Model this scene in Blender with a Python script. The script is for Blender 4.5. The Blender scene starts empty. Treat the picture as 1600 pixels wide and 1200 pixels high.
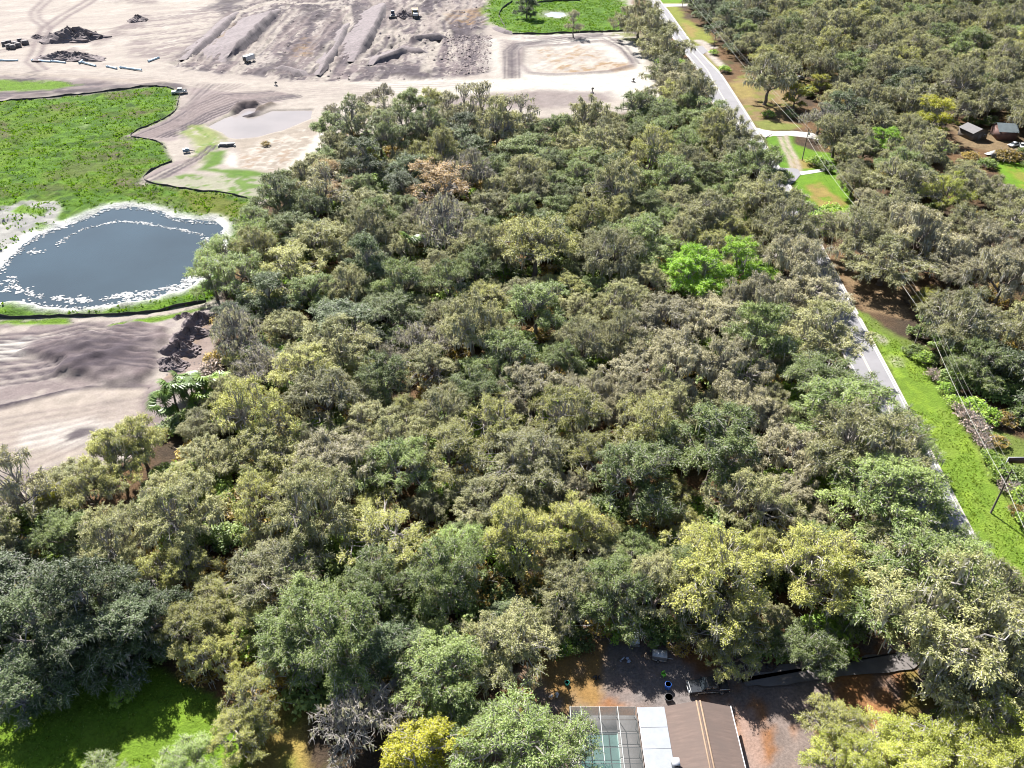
import bpy, math, random
import numpy as np
from mathutils import Vector, Matrix

SC = bpy.context.scene
COL = SC.collection
RND = random.Random(11)
NR = np.random.default_rng(7)

# ------------------------------------------------------------------ camera, sky, sun, exposure
CAM_H = 96.0
PITCH = math.radians(36.2)
FPX = 1244.0                      # focal length in photo pixels (photo is 1600 wide)
cam_d = bpy.data.cameras.new("camera")
cam_d.sensor_width = 36.0
cam_d.lens = FPX / 1600.0 * 36.0
cam_d.clip_start = 0.5
cam_d.clip_end = 9000.0
cam = bpy.data.objects.new("camera", cam_d)
cam.location = (0, 0, CAM_H)
cam.rotation_euler = (math.pi / 2 - PITCH, 0, 0)
COL.objects.link(cam)
SC.camera = cam

SUN_ELEV = math.radians(45.0)
SUN_AZ = math.radians(-27.0)      # measured from +Y towards +X
world = bpy.data.worlds.new("World")
SC.world = world
world.use_nodes = True
wn = world.node_tree
wn.nodes.clear()
w_out = wn.nodes.new("ShaderNodeOutputWorld")
w_bg = wn.nodes.new("ShaderNodeBackground")
w_sky = wn.nodes.new("ShaderNodeTexSky")
w_sky.sky_type = 'NISHITA'
w_sky.sun_disc = False
w_sky.sun_elevation = SUN_ELEV
w_sky.sun_rotation = SUN_AZ
w_sky.air_density = 1.0
w_sky.dust_density = 1.0
w_bg.inputs["Strength"].default_value = 0.052
wn.links.new(w_sky.outputs["Color"], w_bg.inputs["Color"])
wn.links.new(w_bg.outputs["Background"], w_out.inputs["Surface"])

sun_d = bpy.data.lights.new("sun", 'SUN')
sun_d.energy = 5.0
sun_d.angle = math.radians(0.55)
sun_d.color = (1.0, 0.965, 0.915)
sun = bpy.data.objects.new("sun", sun_d)
S_DIR = Vector((math.sin(SUN_AZ) * math.cos(SUN_ELEV), math.cos(SUN_AZ) * math.cos(SUN_ELEV), math.sin(SUN_ELEV)))
sun.rotation_euler = (-S_DIR).to_track_quat('-Z', 'Y').to_euler()
sun.location = (0, 0, 200)
COL.objects.link(sun)

SC.view_settings.view_transform = 'Standard'
SC.view_settings.look = 'None'
SC.view_settings.exposure = 1.78
SC.view_settings.gamma = 1.0
SC.view_settings.use_curve_mapping = False
SC.render.engine = 'CYCLES'
SC.cycles.filter_width = 1.05
SC.cycles.max_bounces = 5
SC.cycles.diffuse_bounces = 3
SC.cycles.glossy_bounces = 2
SC.cycles.transmission_bounces = 3
SC.cycles.transparent_max_bounces = 8
SC.cycles.caustics_reflective = False
SC.cycles.caustics_refractive = False

# ------------------------------------------------------------------ surveying: photo pixel -> place on the ground
cP, sP = math.cos(PITCH), math.sin(PITCH)

def G(px, py, z=0.0):
    u = (px - 800.0) / FPX
    v = (600.0 - py) / FPX
    dx, dy, dz = u, cP + v * sP, -sP + v * cP
    t = (z - CAM_H) / dz
    return (dx * t, dy * t)

def Gp(pts, z=0.0):
    return np.array([G(p[0], p[1], z) for p in pts])

def P(x, y, z=0.0):
    f = y * cP + (CAM_H - z) * sP
    up = y * sP - (CAM_H - z) * cP
    return 800 + FPX * x / f, 600 - FPX * up / f

# ------------------------------------------------------------------ object helpers
def tag(o, label=None, cat=None, group=None, kind=None):
    if label: o['label'] = label
    if cat: o['category'] = cat
    if group: o['group'] = group
    if kind: o['kind'] = kind
    return o

def empty(name, loc=(0, 0, 0), rz=0.0, s=1.0):
    o = bpy.data.objects.new(name, None)
    o.location = loc
    o.rotation_euler = (0, 0, rz)
    o.scale = (s, s, s)
    o.empty_display_size = 0.5
    COL.objects.link(o)
    return o

def copy_tree(o, parent=None):
    c = o.copy()
    COL.objects.link(c)
    c.parent = parent
    for ch in list(o.children):
        copy_tree(ch, c)
    return c

class MB:
    """collects quads / polygons; build() links ONE mesh object"""
    def __init__(s):
        s.V = []; s.Q = []; s.T = []; s.n = 0; s.poly = []
    def quads(s, v, q, tint=0.5):
        v = np.asarray(v, float).reshape(-1, 3); q = np.asarray(q, int).reshape(-1, 4)
        s.V.append(v); s.Q.append(q + s.n); s.n += len(v)
        s.T.append(np.full(len(q), tint) if np.isscalar(tint) else np.asarray(tint))
    def ngon(s, v):
        v = np.asarray(v, float).reshape(-1, 3)
        s.V.append(v); s.poly.append(list(range(s.n, s.n + len(v)))); s.n += len(v)
    def box(s, c, d, rz=0.0, top=(1, 1), rx=0.0):
        x, y, z = d[0] / 2, d[1] / 2, d[2] / 2
        v = np.array([(-x, -y, -z), (x, -y, -z), (x, y, -z), (-x, y, -z),
                      (-x * top[0], -y * top[1], z), (x * top[0], -y * top[1], z), (x * top[0], y * top[1], z), (-x * top[0], y * top[1], z)])
        if rx:
            cc, ss = math.cos(rx), math.sin(rx)
            v = v @ np.array([[1, 0, 0], [0, cc, ss], [0, -ss, cc]])
        if rz:
            cc, ss = math.cos(rz), math.sin(rz)
            v = v @ np.array([[cc, ss, 0], [-ss, cc, 0], [0, 0, 1]])
        s.quads(v + np.array(c), [(3, 2, 1, 0), (4, 5, 6, 7), (0, 1, 5, 4), (1, 2, 6, 5), (2, 3, 7, 6), (3, 0, 4, 7)])
        return s
    def tube(s, path, rad, n=6, cap=True, tint=0.5):
        p = np.asarray(path, float)
        m = len(p)
        r = np.full(m, rad) if np.isscalar(rad) else np.asarray(rad, float)
        d = np.gradient(p, axis=0)
        d /= np.maximum(np.linalg.norm(d, axis=1, keepdims=True), 1e-9)
        ref = np.array([0, 0, 1.0]) if abs(d[0][2]) < 0.85 else np.array([1.0, 0, 0])
        a = np.cross(d, ref); a /= np.maximum(np.linalg.norm(a, axis=1, keepdims=True), 1e-9)
        b = np.cross(d, a)
        th = np.arange(n) * 2 * math.pi / n
        v = (p[:, None, :] + r[:, None, None] * (np.cos(th)[None, :, None] * a[:, None, :] + np.sin(th)[None, :, None] * b[:, None, :])).reshape(-1, 3)
        i = np.arange(m - 1)[:, None] * n; j = np.arange(n)[None, :]; k = (j + 1) % n
        q = np.stack([i + j, i + k, i + n + k, i + n + j], -1).reshape(-1, 4)
        base = s.n
        s.quads(v, q, tint)
        if cap:
            s.poly.append([base + x for x in range(n)])
            s.poly.append([base + (m - 1) * n + x for x in range(n - 1, -1, -1)])
        return s
    def lathe(s, prof, n=16, c=(0, 0, 0), axis='z'):
        th = np.arange(n) * 2 * math.pi / n
        v = np.array([[r * math.cos(t), r * math.sin(t), z] for r, z in prof for t in th])
        if axis == 'y': v = v[:, [0, 2, 1]]
        if axis == 'x': v = v[:, [2, 0, 1]]
        m = len(prof)
        i = np.arange(m - 1)[:, None] * n; j = np.arange(n)[None, :]; k = (j + 1) % n
        q = np.stack([i + j, i + k, i + n + k, i + n + j], -1).reshape(-1, 4)
        base = s.n
        s.quads(v + np.array(c), q)
        s.poly.append([base + x for x in range(n)])
        s.poly.append([base + (m - 1) * n + x for x in range(n - 1, -1, -1)])
        return s
    def prism(s, prof, y0, y1, inset=None):
        """side profile [(x, z)] pushed from y0 to y1; inset[i] pulls point i towards the middle"""
        m = len(prof)
        ins = inset or [0] * m
        a = [(x, y0 + k, z) for (x, z), k in zip(prof, ins)]
        b = [(x, y1 - k, z) for (x, z), k in zip(prof, ins)]
        base = s.n
        s.V.append(np.array(a + b, float)); s.n += 2 * m
        s.Q.append(np.array([(base + i, base + (i + 1) % m, base + m + (i + 1) % m, base + m + i) for i in range(m)])); s.T.append(np.full(m, 0.5))
        s.poly.append([base + i for i in range(m - 1, -1, -1)])
        s.poly.append([base + m + i for i in range(m)])
        return s
    def mesh(s, name, smooth=False, tint=False):
        V = np.concatenate(s.V) if s.V else np.zeros((0, 3))
        Q = np.concatenate(s.Q) if s.Q else np.zeros((0, 4), int)
        me = bpy.data.meshes.new(name)
        if s.poly:
            me.from_pydata(V.tolist(), [], Q.tolist() + s.poly)
        else:
            me.vertices.add(len(V)); me.vertices.foreach_set('co', V.astype(np.float32).ravel())
            me.loops.add(len(Q) * 4); me.loops.foreach_set('vertex_index', Q.astype(np.int32).ravel())
            me.polygons.add(len(Q)); me.polygons.foreach_set('loop_start', (np.arange(len(Q)) * 4).astype(np.int32))
        me.update(calc_edges=True)
        if tint:
            T = np.concatenate(s.T) if s.T else np.zeros(0)
            T = np.concatenate([T, np.full(len(s.poly), 0.5)])
            at = me.attributes.new('tint', 'FLOAT', 'FACE'); at.data.foreach_set('value', T.astype(np.float32))
        if smooth:
            me.polygons.foreach_set('use_smooth', np.ones(len(me.polygons), bool))
        return me
    def build(s, name, mat, parent=None, smooth=False, tint=False, loc=None):
        me = s.mesh(name, smooth, tint)
        if mat: me.materials.append(mat)
        o = bpy.data.objects.new(name, me)
        COL.objects.link(o)
        if parent is not None: o.parent = parent
        if loc is not None: o.location = loc
        return o

def link_mesh(name, me, parent=None, loc=None):
    o = bpy.data.objects.new(name, me); COL.objects.link(o)
    if parent is not None: o.parent = parent
    if loc is not None: o.location = loc
    return o

# ------------------------------------------------------------------ materials
def new_mat(name):
    m = bpy.data.materials.new(name); m.use_nodes = True
    nt = m.node_tree
    return m, nt, nt.nodes["Principled BSDF"], nt.nodes["Material Output"]

def mix_col(nt, fac, a, b, mode='MIX'):
    n = nt.nodes.new("ShaderNodeMix"); n.data_type = 'RGBA'; n.blend_type = mode
    for sock, val in ((n.inputs[0], fac), (n.inputs[6], a), (n.inputs[7], b)):
        if isinstance(val, bpy.types.NodeSocket): nt.links.new(val, sock)
        elif isinstance(val, (tuple, list)): sock.default_value = (*val[:3], 1)
        else: sock.default_value = val
    return n.outputs[2]

def noise(nt, scale, detail=4, rough=0.6, vec=None, obj=True, dist=0.0):
    n = nt.nodes.new("ShaderNodeTexNoise")
    n.inputs["Scale"].default_value = scale; n.inputs["Detail"].default_value = detail
    n.inputs["Roughness"].default_value = rough; n.inputs["Distortion"].default_value = dist
    if vec is None:
        tc = nt.nodes.new("ShaderNodeTexCoord"); vec = tc.outputs["Object"]
    nt.links.new(vec, n.inputs["Vector"])
    return n.outputs["Fac"]

def ramp(nt, fac, lo, hi, a=0.0, b=1.0):
    n = nt.nodes.new("ShaderNodeMapRange")
    n.inputs[1].default_value = lo; n.inputs[2].default_value = hi
    n.inputs[3].default_value = a; n.inputs[4].default_value = b
    nt.links.new(fac, n.inputs[0])
    return n.outputs[0]

def bump(nt, height, strength, dist, bsdf):
    b = nt.nodes.new("ShaderNodeBump"); b.inputs["Strength"].default_value = strength; b.inputs["Distance"].default_value = dist
    nt.links.new(height, b.inputs["Height"]); nt.links.new(b.outputs[0], bsdf.inputs["Normal"])

def mat_plain(name, col, rough=0.7, var=0.25, scale=2.0, metal=0.0, spec=0.5, bmp=0.0):
    m, nt, bs, out = new_mat(name)
    f = noise(nt, scale, 5, 0.65)
    f = ramp(nt, f, 0.25, 0.75)
    a = tuple(c * (1 - var) for c in col); b = tuple(min(1, c * (1 + var)) for c in col)
    nt.links.new(mix_col(nt, f, a, b), bs.inputs["Base Color"])
    bs.inputs["Roughness"].default_value = rough; bs.inputs["Metallic"].default_value = metal
    bs.inputs["Specular IOR Level"].default_value = spec
    if bmp: bump(nt, f, bmp, 0.05, bs)
    return m

def mat_leaf(name, ca, cb, transl=0.25, rough=0.55, spec=0.35, var=0.35):
    """foliage: each leaf spray has its own tint between CA and CB, each tree its own shift"""
    m, nt, bs, out = new_mat(name)
    at = nt.nodes.new("ShaderNodeAttribute"); at.attribute_name = 'tint'
    oi = nt.nodes.new("ShaderNodeObjectInfo")
    c = mix_col(nt, at.outputs["Fac"], ca, cb)
    g = ramp(nt, oi.outputs["Random"], 0, 1, 1 - var, 1 + var)
    gm = nt.nodes.new("ShaderNodeVectorMath"); gm.operation = 'SCALE'
    nt.links.new(c, gm.inputs[0]); nt.links.new(g, gm.inputs["Scale"])
    col = gm.outputs[0]
    nt.links.new(col, bs.inputs["Base Color"])
    bs.inputs["Roughness"].default_value = rough
    bs.inputs["Specular IOR Level"].default_value = spec
    tr = nt.nodes.new("ShaderNodeBsdfTranslucent")
    t2 = nt.nodes.new("ShaderNodeVectorMath"); t2.operation = 'MULTIPLY'
    t2.inputs[1].default_value = (1.25, 1.25, 0.6)
    nt.links.new(col, t2.inputs[0]); nt.links.new(t2.outputs[0], tr.inputs["Color"])
    mx = nt.nodes.new("ShaderNodeMixShader"); mx.inputs[0].default_value = transl
    nt.links.new(bs.outputs[0], mx.inputs[1]); nt.links.new(tr.outputs[0], mx.inputs[2])
    nt.links.new(mx.outputs[0], out.inputs["Surface"])
    return m

# ------------------------------------------------------------------ numpy noise
def _hash(ix, iy, seed):
    h = (ix.astype(np.int64) * 374761393 + iy.astype(np.int64) * 668265263 + seed * 1442695041) & 0xffffffff
    h = ((h ^ (h >> 13)) * 1274126177) & 0xffffffff
    return ((h ^ (h >> 16)) & 0xffff) / 65535.0

def vnoise(x, y, seed=0):
    ix = np.floor(x); iy = np.floor(y); fx = x - ix; fy = y - iy
    fx = fx * fx * (3 - 2 * fx); fy = fy * fy * (3 - 2 * fy)
    a = _hash(ix, iy, seed); b = _hash(ix + 1, iy, seed); c = _hash(ix, iy + 1, seed); d = _hash(ix + 1, iy + 1, seed)
    return (a * (1 - fx) + b * fx) * (1 - fy) + (c * (1 - fx) + d * fx) * fy

def fbm(x, y, wl, oct=3, seed=0, gain=0.55):
    s = 0; amp = 1; tot = 0; f = 1.0 / wl
    for o in range(oct):
        s = s + amp * vnoise(x * f + 17.3 * o, y * f - 9.1 * o, seed + o); tot += amp; amp *= gain; f *= 2.03
    return s / tot          # 0..1

def sdist(px, py, poly):
    """signed distance to a polygon: positive inside"""
    d2 = np.full(px.shape, 1e18); ins = np.zeros(px.shape, bool)
    n = len(poly)
    for i in range(n):
        ax, ay = poly[i]; bx, by = poly[(i + 1) % n]
        ex, ey = bx - ax, by - ay
        L = ex * ex + ey * ey + 1e-12
        t = np.clip(((px - ax) * ex + (py - ay) * ey) / L, 0, 1)
        d2 = np.minimum(d2, (px - ax - t * ex) ** 2 + (py - ay - t * ey) ** 2)
        cond = ((ay > py) != (by > py))
        xin = ex * (py - ay) / (ey if abs(ey) > 1e-12 else 1e-12) + ax
        ins ^= cond & (px < xin)
    d = np.sqrt(d2)
    return np.where(ins, d, -d)

def ldist(px, py, line):
    """distance, signed side (+ left of travel) and position along a polyline"""
    best = np.full(px.shape, 1e9); side = np.zeros(px.shape); along = np.zeros(px.shape); acc = 0.0
    for i in range(len(line) - 1):
        ax, ay = line[i]; bx, by = line[i + 1]
        ex, ey = bx - ax, by - ay
        L2 = ex * ex + ey * ey + 1e-12; L = math.sqrt(L2)
        t = np.clip(((px - ax) * ex + (py - ay) * ey) / L2, 0, 1)
        d = np.hypot(px - ax - t * ex, py - ay - t * ey)
        cr = (ex * (py - ay) - ey * (px - ax)) / L
        m = d < best
        best = np.where(m, d, best); side = np.where(m, cr, side); along = np.where(m, acc + t * L, along)
        acc += L
    return best, side, along

def sstep(x):
    x = np.clip(x, 0, 1); return x * x * (3 - 2 * x)
# ------------------------------------------------------------------ the terrain
def axis_y():
    v = [40.0]
    while v[-1] < 760:
        y = v[-1]
        v.append(y + (0.75 if y < 240 else 0.75 + (y - 240) * 0.0022))
    return np.array(v)

def axis_x():
    r = [0.0]
    while r[-1] < 150: r.append(r[-1] + 0.8)
    while r[-1] < 760: r.append(r[-1] + 0.8 + (r[-1] - 150) * 0.007)
    r = np.array(r)
    return np.concatenate([-r[:0:-1], r])

AX, AY = axis_x(), axis_y()
TX, TY = np.meshgrid(AX, AY)
N1 = fbm(TX, TY, 14, 4, 1); N2 = fbm(TX, TY, 4.5, 3, 2); N3 = fbm(TX, TY, 1.9, 2, 3); N4 = vnoise(TX / 0.9, TY / 0.9, 5)
NBIG = fbm(TX, TY, 60, 3, 9)
ALB = np.zeros(TX.shape + (3,)); HGT = np.zeros(TX.shape); ZON = np.zeros(TX.shape, int)

C_LITTER = (0.20, 0.115, 0.055); C_DARKLIT = (0.085, 0.06, 0.04)
C_CREAM = (0.54, 0.475, 0.415); C_WHITE = (0.74, 0.69, 0.62); C_PALE = (0.43, 0.365, 0.33)
C_MAUVE = (0.275, 0.218, 0.215); C_DARK = (0.105, 0.084, 0.100); C_ORANGE = (0.40, 0.255, 0.13)
C_GREEN = (0.110, 0.235, 0.004); C_BRIGHT = (0.175, 0.335, 0.008); C_OLIVE = (0.21, 0.235, 0.04); C_BROWN = (0.15, 0.115, 0.06)
C_TAN = (0.40, 0.27, 0.10); C_DIRT = (0.27, 0.215, 0.19); C_RUST = (0.34, 0.15, 0.055); C_GREY = (0.42, 0.40, 0.385)

def mixin(w, col):
    ALB[...] = ALB * (1 - w[..., None]) + np.array(col) * w[..., None]

# forest floor first
t = sstep((N1 - 0.3) / 0.4)
ALB[...] = np.array(C_LITTER) * t[..., None] + np.array(C_DARKLIT) * (1 - t[..., None])
t = sstep((N2 - 0.55) / 0.25) * 0.55
mixin(t, (0.07, 0.09, 0.025))
HGT += (N2 - 0.5) * 0.25

def window(pw, m):
    x0, y0 = pw.min(0) - m; x1, y1 = pw.max(0) + m
    j0, j1 = np.searchsorted(AX, [x0, x1]); i0, i1 = np.searchsorted(AY, [y0, y1])
    return slice(i0, i1), slice(j0, j1)

def paint(poly, col, soft=1.5, namp=4.0, a=1.0, zone=None, patch=None, scale=1.0, world_poly=False):
    """lay soil COL inside a surveyed outline; namp roughens the edge; patch=(lo, hi) breaks it up"""
    pw = np.asarray(poly, float) if world_poly else Gp(poly)
    w = window(pw, soft * 2 + namp + 2)
    X, Y = TX[w], TY[w]
    sc = np.clip(Y / 250.0, 0.6, 2.5) * scale
    d = sdist(X, Y, pw) + (N2[w] - 0.5) * namp * sc + (N1[w] - 0.5) * namp * 0.8 * sc
    k = sstep(d / (soft * sc) * 0.5 + 0.5) * a
    if patch is not None:
        n = 0.6 * N2[w] + 0.4 * N3[w]
        k = k * sstep((n - patch[0]) / (patch[1] - patch[0]))
    ALB[w] = ALB[w] * (1 - k[..., None]) + np.array(col) * k[..., None]
    if zone is not None:
        ZON[w] = np.where(k > 0.5, zone, ZON[w])
    return w, k

def stripes(poly, col, ang_pts, wl, a=0.6, amp=0.0, lo=0.45, hi=0.62, soft=3, stretch=9.0, seed=31):
    """machine streaks along the direction of two surveyed points"""
    (ax, ay), (bx, by) = G(*ang_pts[0]), G(*ang_pts[1])
    L = math.hypot(bx - ax, by - ay); c, s = (bx - ax) / L, (by - ay) / L
    pw = Gp(poly); w = window(pw, soft * 2)
    X, Y = TX[w], TY[w]
    u = X * c + Y * s; v = -X * s + Y * c
    v = v + (N1[w] - 0.5) * 8
    n = 0.65 * fbm(u / stretch, v, wl, 3, seed) + 0.35 * N3[w]
    k = sstep((n - lo) / (hi - lo)) * sstep(sdist(X, Y, pw) / soft * 0.5 + 0.5) * a
    ALB[w] = ALB[w] * (1 - k[..., None]) + np.array(col) * k[..., None]
    HGT[w] += amp * (0.5 - n) * 2 * sstep(sdist(X, Y, pw) / soft * 0.5 + 0.5)

def track(line, col, width=0.55, gauge=2.2, a=0.7, depth=0.10, pair=True, wob=0.0):
    pw = Gp(line); w = window(pw, 6)
    X, Y = TX[w], TY[w]
    if X.size == 0: return
    d, sd, al = ldist(X, Y, pw)
    sc = np.clip(Y / 200.0, 0.8, 3.0)
    wd = width * np.maximum(1.0, 0.75 * sc)
    g = gauge * np.maximum(1.0, 0.7 * sc) if pair else 0
    dd = np.abs(np.abs(sd + (N2[w] - 0.5) * wob) - g / 2) if pair else d
    dd = np.where(d > g * 1.5 + 3, 99, dd)
    k = np.exp(-(dd / wd) ** 2) * a * 1.35 * (0.65 + 0.7 * N2[w])
    k = np.clip(k, 0, 1)
    ALB[w] = ALB[w] * (1 - k[..., None]) + np.array(col) * k[..., None]
    HGT[w] -= depth * np.exp(-(dd / wd) ** 2)
    HGT[w] += depth * 0.7 * np.exp(-((dd - wd * 1.6) / (wd * 0.6)) ** 2)

def ridge(line, h, width, col=None, a=0.8, rough=0.3):
    pw = Gp(line); w = window(pw, width * 3)
    X, Y = TX[w], TY[w]
    if X.size == 0: return
    d, sd, al = ldist(X, Y, pw)
    k = np.exp(-(d / width) ** 2)
    HGT[w] += h * k * (1 - rough + 2 * rough * N3[w])
    if col is not None:
        kk = np.clip(np.exp(-(d / (width * 1.2)) ** 2) * a, 0, 1)
        ALB[w] = ALB[w] * (1 - kk[..., None]) + np.array(col) * kk[..., None]

def bank(line, h, reach, drop=1.2, col=None, a=0.85):
    """ground stepped up on the left of the line of travel, falling steeply at the line"""
    pw = Gp(line); w = window(pw, reach * 3)
    X, Y = TX[w], TY[w]
    if X.size == 0: return
    d, sd, al = ldist(X, Y, pw)
    tot = sum(np.hypot(*(pw[i + 1] - pw[i])) for i in range(len(pw) - 1))
    end = sstep(np.minimum(al, tot - al) / (tot * 0.12 + 1e-6))
    s = np.where(np.abs(np.abs(sd) - d) < 0.05, sd, np.sign(sd) * d)
    hh = np.where(s > 0, np.exp(-s / reach), 0) * sstep((s + drop) / (2 * drop) if drop > 0 else 1.0) * h * end
    HGT[w] += hh
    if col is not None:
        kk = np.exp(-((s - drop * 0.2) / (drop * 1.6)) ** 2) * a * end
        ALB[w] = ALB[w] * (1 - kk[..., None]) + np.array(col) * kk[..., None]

# ---- the construction site
SAND_POLY = [(-420, -45), (960, -45), (985, 0), (990, 48), (1012, 75), (1046, 148), (1040, 172), (880, 185), (760, 185), (600, 215), (525, 225), (470, 262), (430, 300), (395, 330),
             (345, 460), (352, 500), (325, 560), (300, 625), (262, 668), (235, 700), (150, 740), (60, 790), (10, 850), (-60, 900), (-420, 900)]
paint(SAND_POLY, C_CREAM, 2.0, 3.0, zone=1)
w = window(Gp(SAND_POLY), 1)
t = sstep((NBIG - 0.42) / 0.25) * 0.5 * (ZON == 1)
mixin(t, C_PALE)
t = sstep((N1 - 0.55) / 0.2) * 0.35 * (ZON == 1)
mixin(t, C_WHITE)
HGT += np.where(ZON == 1, (N1 - 0.5) * 0.3 + (N2 - 0.5) * 0.12, 0)
stripes([(-300, 10), (330, 10), (280, 110), (-300, 100)], C_PALE, ((0, 60), (250, 40)), 5.0, 0.7, 0.05)
# churned dark ground with diagonal spoil banks
CH = [(268, 92), (300, 75), (372, 12), (420, -12), (770, -12), (752, 40), (760, 70), (765, 112), (700, 124), (560, 127), (450, 126), (400, 118), (330, 112), (262, 104)]
w_, k_ = paint(CH, (0.26, 0.205, 0.21), 3.0, 9.0, 0.95)
HGT[w_] += k_ * (fbm(TX[w_], TY[w_] / 2.2, 11, 3, 21) - 0.5) * 1.6
paint(CH, C_DARK, 2.0, 6.0, 0.9, patch=(0.46, 0.60))
stripes(CH, C_CREAM, ((350, 97), (440, 15)), 2.6, 0.95, 0.5, 0.50, 0.58, 3, 12, 41)
stripes(CH, (0.5, 0.44, 0.40), ((505, 122), (545, 10)), 5.0, 0.9, 0.3, 0.55, 0.60, 3, 8, 45)
stripes(CH, C_DARK, ((470, 115), (545, 15)), 2.2, 0.9, 0.8, 0.52, 0.58, 3, 11, 43)
stripes([(200, 35), (330, 8), (372, 12), (300, 75), (268, 92), (200, 90)], C_MAUVE, ((230, 60), (330, 50)), 3.0, 0.8, 0.4, 0.48, 0.6, 4, 7, 47)
for pl in ([(345, -8), (400, -8), (352, 22), (338, 8)], [(455, 8), (500, 6), (520, 30), (470, 38)], [(540, 8), (575, 5), (560, 40), (525, 40)], [(430, 95), (470, 105), (455, 122), (410, 112)],
           [(500, 62), (545, 70), (530, 95), (495, 85)], [(610, 95), (690, 110), (660, 122), (590, 118)], [(640, 60), (700, 55), (690, 68), (645, 70)], [(720, 40), (755, 42), (745, 55), (722, 55)]):
    w_, k_ = paint(pl, C_DARK, 3.0, 8.0, 0.9)
    HGT[w_] += k_ * (fbm(TX[w_], TY[w_] / 1.8, 9, 3, 25) - 0.35) * 3.2
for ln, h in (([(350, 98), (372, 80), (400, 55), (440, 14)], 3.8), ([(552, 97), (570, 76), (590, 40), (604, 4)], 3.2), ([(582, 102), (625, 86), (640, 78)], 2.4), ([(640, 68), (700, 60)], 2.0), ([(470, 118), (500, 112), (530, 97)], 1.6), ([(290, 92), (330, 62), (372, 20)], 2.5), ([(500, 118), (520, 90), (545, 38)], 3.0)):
    bank(ln, 0.8, 16.0, 3.0, C_DARK, 0.7)  # dark soil colour along each bank line also stands in for its shaded face
for ln in ([(505, 122), (520, 95), (532, 70), (545, 40), (540, 10)], [(300, 92), (330, 66), (372, 22), (420, 2), (470, 6), (530, 3)], [(260, 100), (300, 95)], [(665, 115), (672, 90), (685, 60)],
           [(700, 58), (695, 25)], [(690, 58), (700, 15)], [(615, 70), (618, 40)]):
    track(ln, C_CREAM, 2.0, 0, 0.85, 0.1, pair=False)
for i in range(26):
    x0 = 585 + RND.random() * 150; y0 = 8 + RND.random() * 90
    track([(x0, y0), (x0 + RND.uniform(-18, 22), y0 - 12), (x0 + RND.uniform(-10, 50), y0 - 26)], RND.choice([C_DARK, C_CREAM, C_PALE]), 0.8, 2.4, 0.7, 0.25)
for i in range(22):
    x0 = 300 + RND.random() * 260; y0 = 60 + RND.random() * 55
    track([(x0, y0), (x0 + 18, y0 - 22), (x0 + 40, y0 - 44)], RND.choice([C_DARK, C_CREAM, C_PALE, C_MAUVE]), 0.8, 2.6, 0.6, 0.22)
for pl in ([(470, 70), (485, 60), (478, 88), (460, 92)], [(355, 45), (372, 38), (366, 60), (348, 62)], [(700, 20), (755, 12), (755, 35), (715, 40)]):
    paint(pl, C_ORANGE, 3, 5, 0.7, patch=(0.42, 0.6))
# haul road
HAUL = [(-300, 98), (0, 104), (120, 112), (230, 117), (330, 124), (430, 128), (560, 127), (700, 124), (830, 119), (1010, 116), (1044, 150), (1030, 158), (840, 146), (640, 158), (520, 157), (400, 152), (300, 140), (240, 130), (120, 124), (0, 116), (-300, 110)]
paint(HAUL, C_CREAM, 2.5, 3.0)
paint([(560, 130), (830, 121), (1015, 117), (1046, 152), (1035, 160), (840, 140), (640, 152)], C_WHITE, 4, 3.0, 0.9)
paint([(640, 158), (840, 141), (960, 142), (955, 158), (870, 168), (690, 172)], C_MAUVE, 3, 3, 0.75)
paint([(0, 112), (140, 118), (270, 126), (270, 136), (120, 122), (0, 118)], (0.44, 0.36, 0.29), 2, 2, 0.6)
for dy in (0, 3, 6, 12):
    track([(-40, 106 + dy), (110, 113 + dy), (230, 120 + dy), (300, 128 + dy), (380, 138 + dy), (470, 140 + dy), (570, 134 + dy), (700, 130 + dy)], C_PALE, 0.5, 2.2, 0.5, 0.06)
track([(60, 105), (48, 96), (58, 80), (66, 55), (75, 42), (100, 25), (130, 8), (150, -5)], C_MAUVE, 0.8, 3.0, 0.75, 0.12)
track([(66, 55), (72, 42), (56, 30), (54, 18), (82, -8)], C_MAUVE, 0.7, 2.4, 0.7, 0.1)
track([(-20, 84), (40, 72), (66, 55)], C_MAUVE, 0.7, 2.4, 0.6, 0.1)
track([(0, 40), (40, 30), (100, 12)], C_PALE, 0.7, 2.4, 0.6, 0.1)
for pl in ([(82, 57), (122, 45), (140, 50), (130, 57)], [(150, 70), (165, 55), (215, 27), (230, 22), (225, 35), (175, 62)], [(90, 82), (112, 78), (140, 90), (95, 92)], [(180, -6), (240, -6), (235, 6), (190, 4)], [(5, 68), (35, 62), (42, 70), (10, 76)]):
    w_, k_ = paint(pl, C_MAUVE, 3, 6, 0.9, patch=(0.36, 0.5)); HGT[w_] += k_ * N3[w_] * 0.9
# right hand pad with the orange basin
paint([(762, 62), (830, 55), (940, 52), (985, 54), (1012, 76), (1046, 150), (960, 142), (830, 122), (770, 120)], C_WHITE, 3, 4, 0.9)
paint([(783, 62), (812, 64), (812, 118), (785, 118)], C_MAUVE, 2, 2, 0.85)
stripes([(770, 55), (815, 55), (815, 122), (770, 122)], C_CREAM, ((790, 118), (790, 62)), 3.0, 0.6, 0.1, 0.5, 0.6)
stripes([(800, 54), (960, 52), (985, 75), (960, 72), (820, 72)], C_MAUVE, ((800, 62), (950, 60)), 3.5, 0.7, 0.2, 0.45, 0.6, 2, 8, 51)
paint([(818, 76), (935, 72), (962, 95), (985, 100), (985, 108), (960, 112), (900, 115), (835, 114), (815, 100)], C_CREAM, 2, 3, 0.9)
paint([(870, 100), (940, 95), (985, 100), (978, 110), (905, 115), (868, 113)], C_ORANGE, 2, 4, 0.9, patch=(0.32, 0.6))
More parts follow.
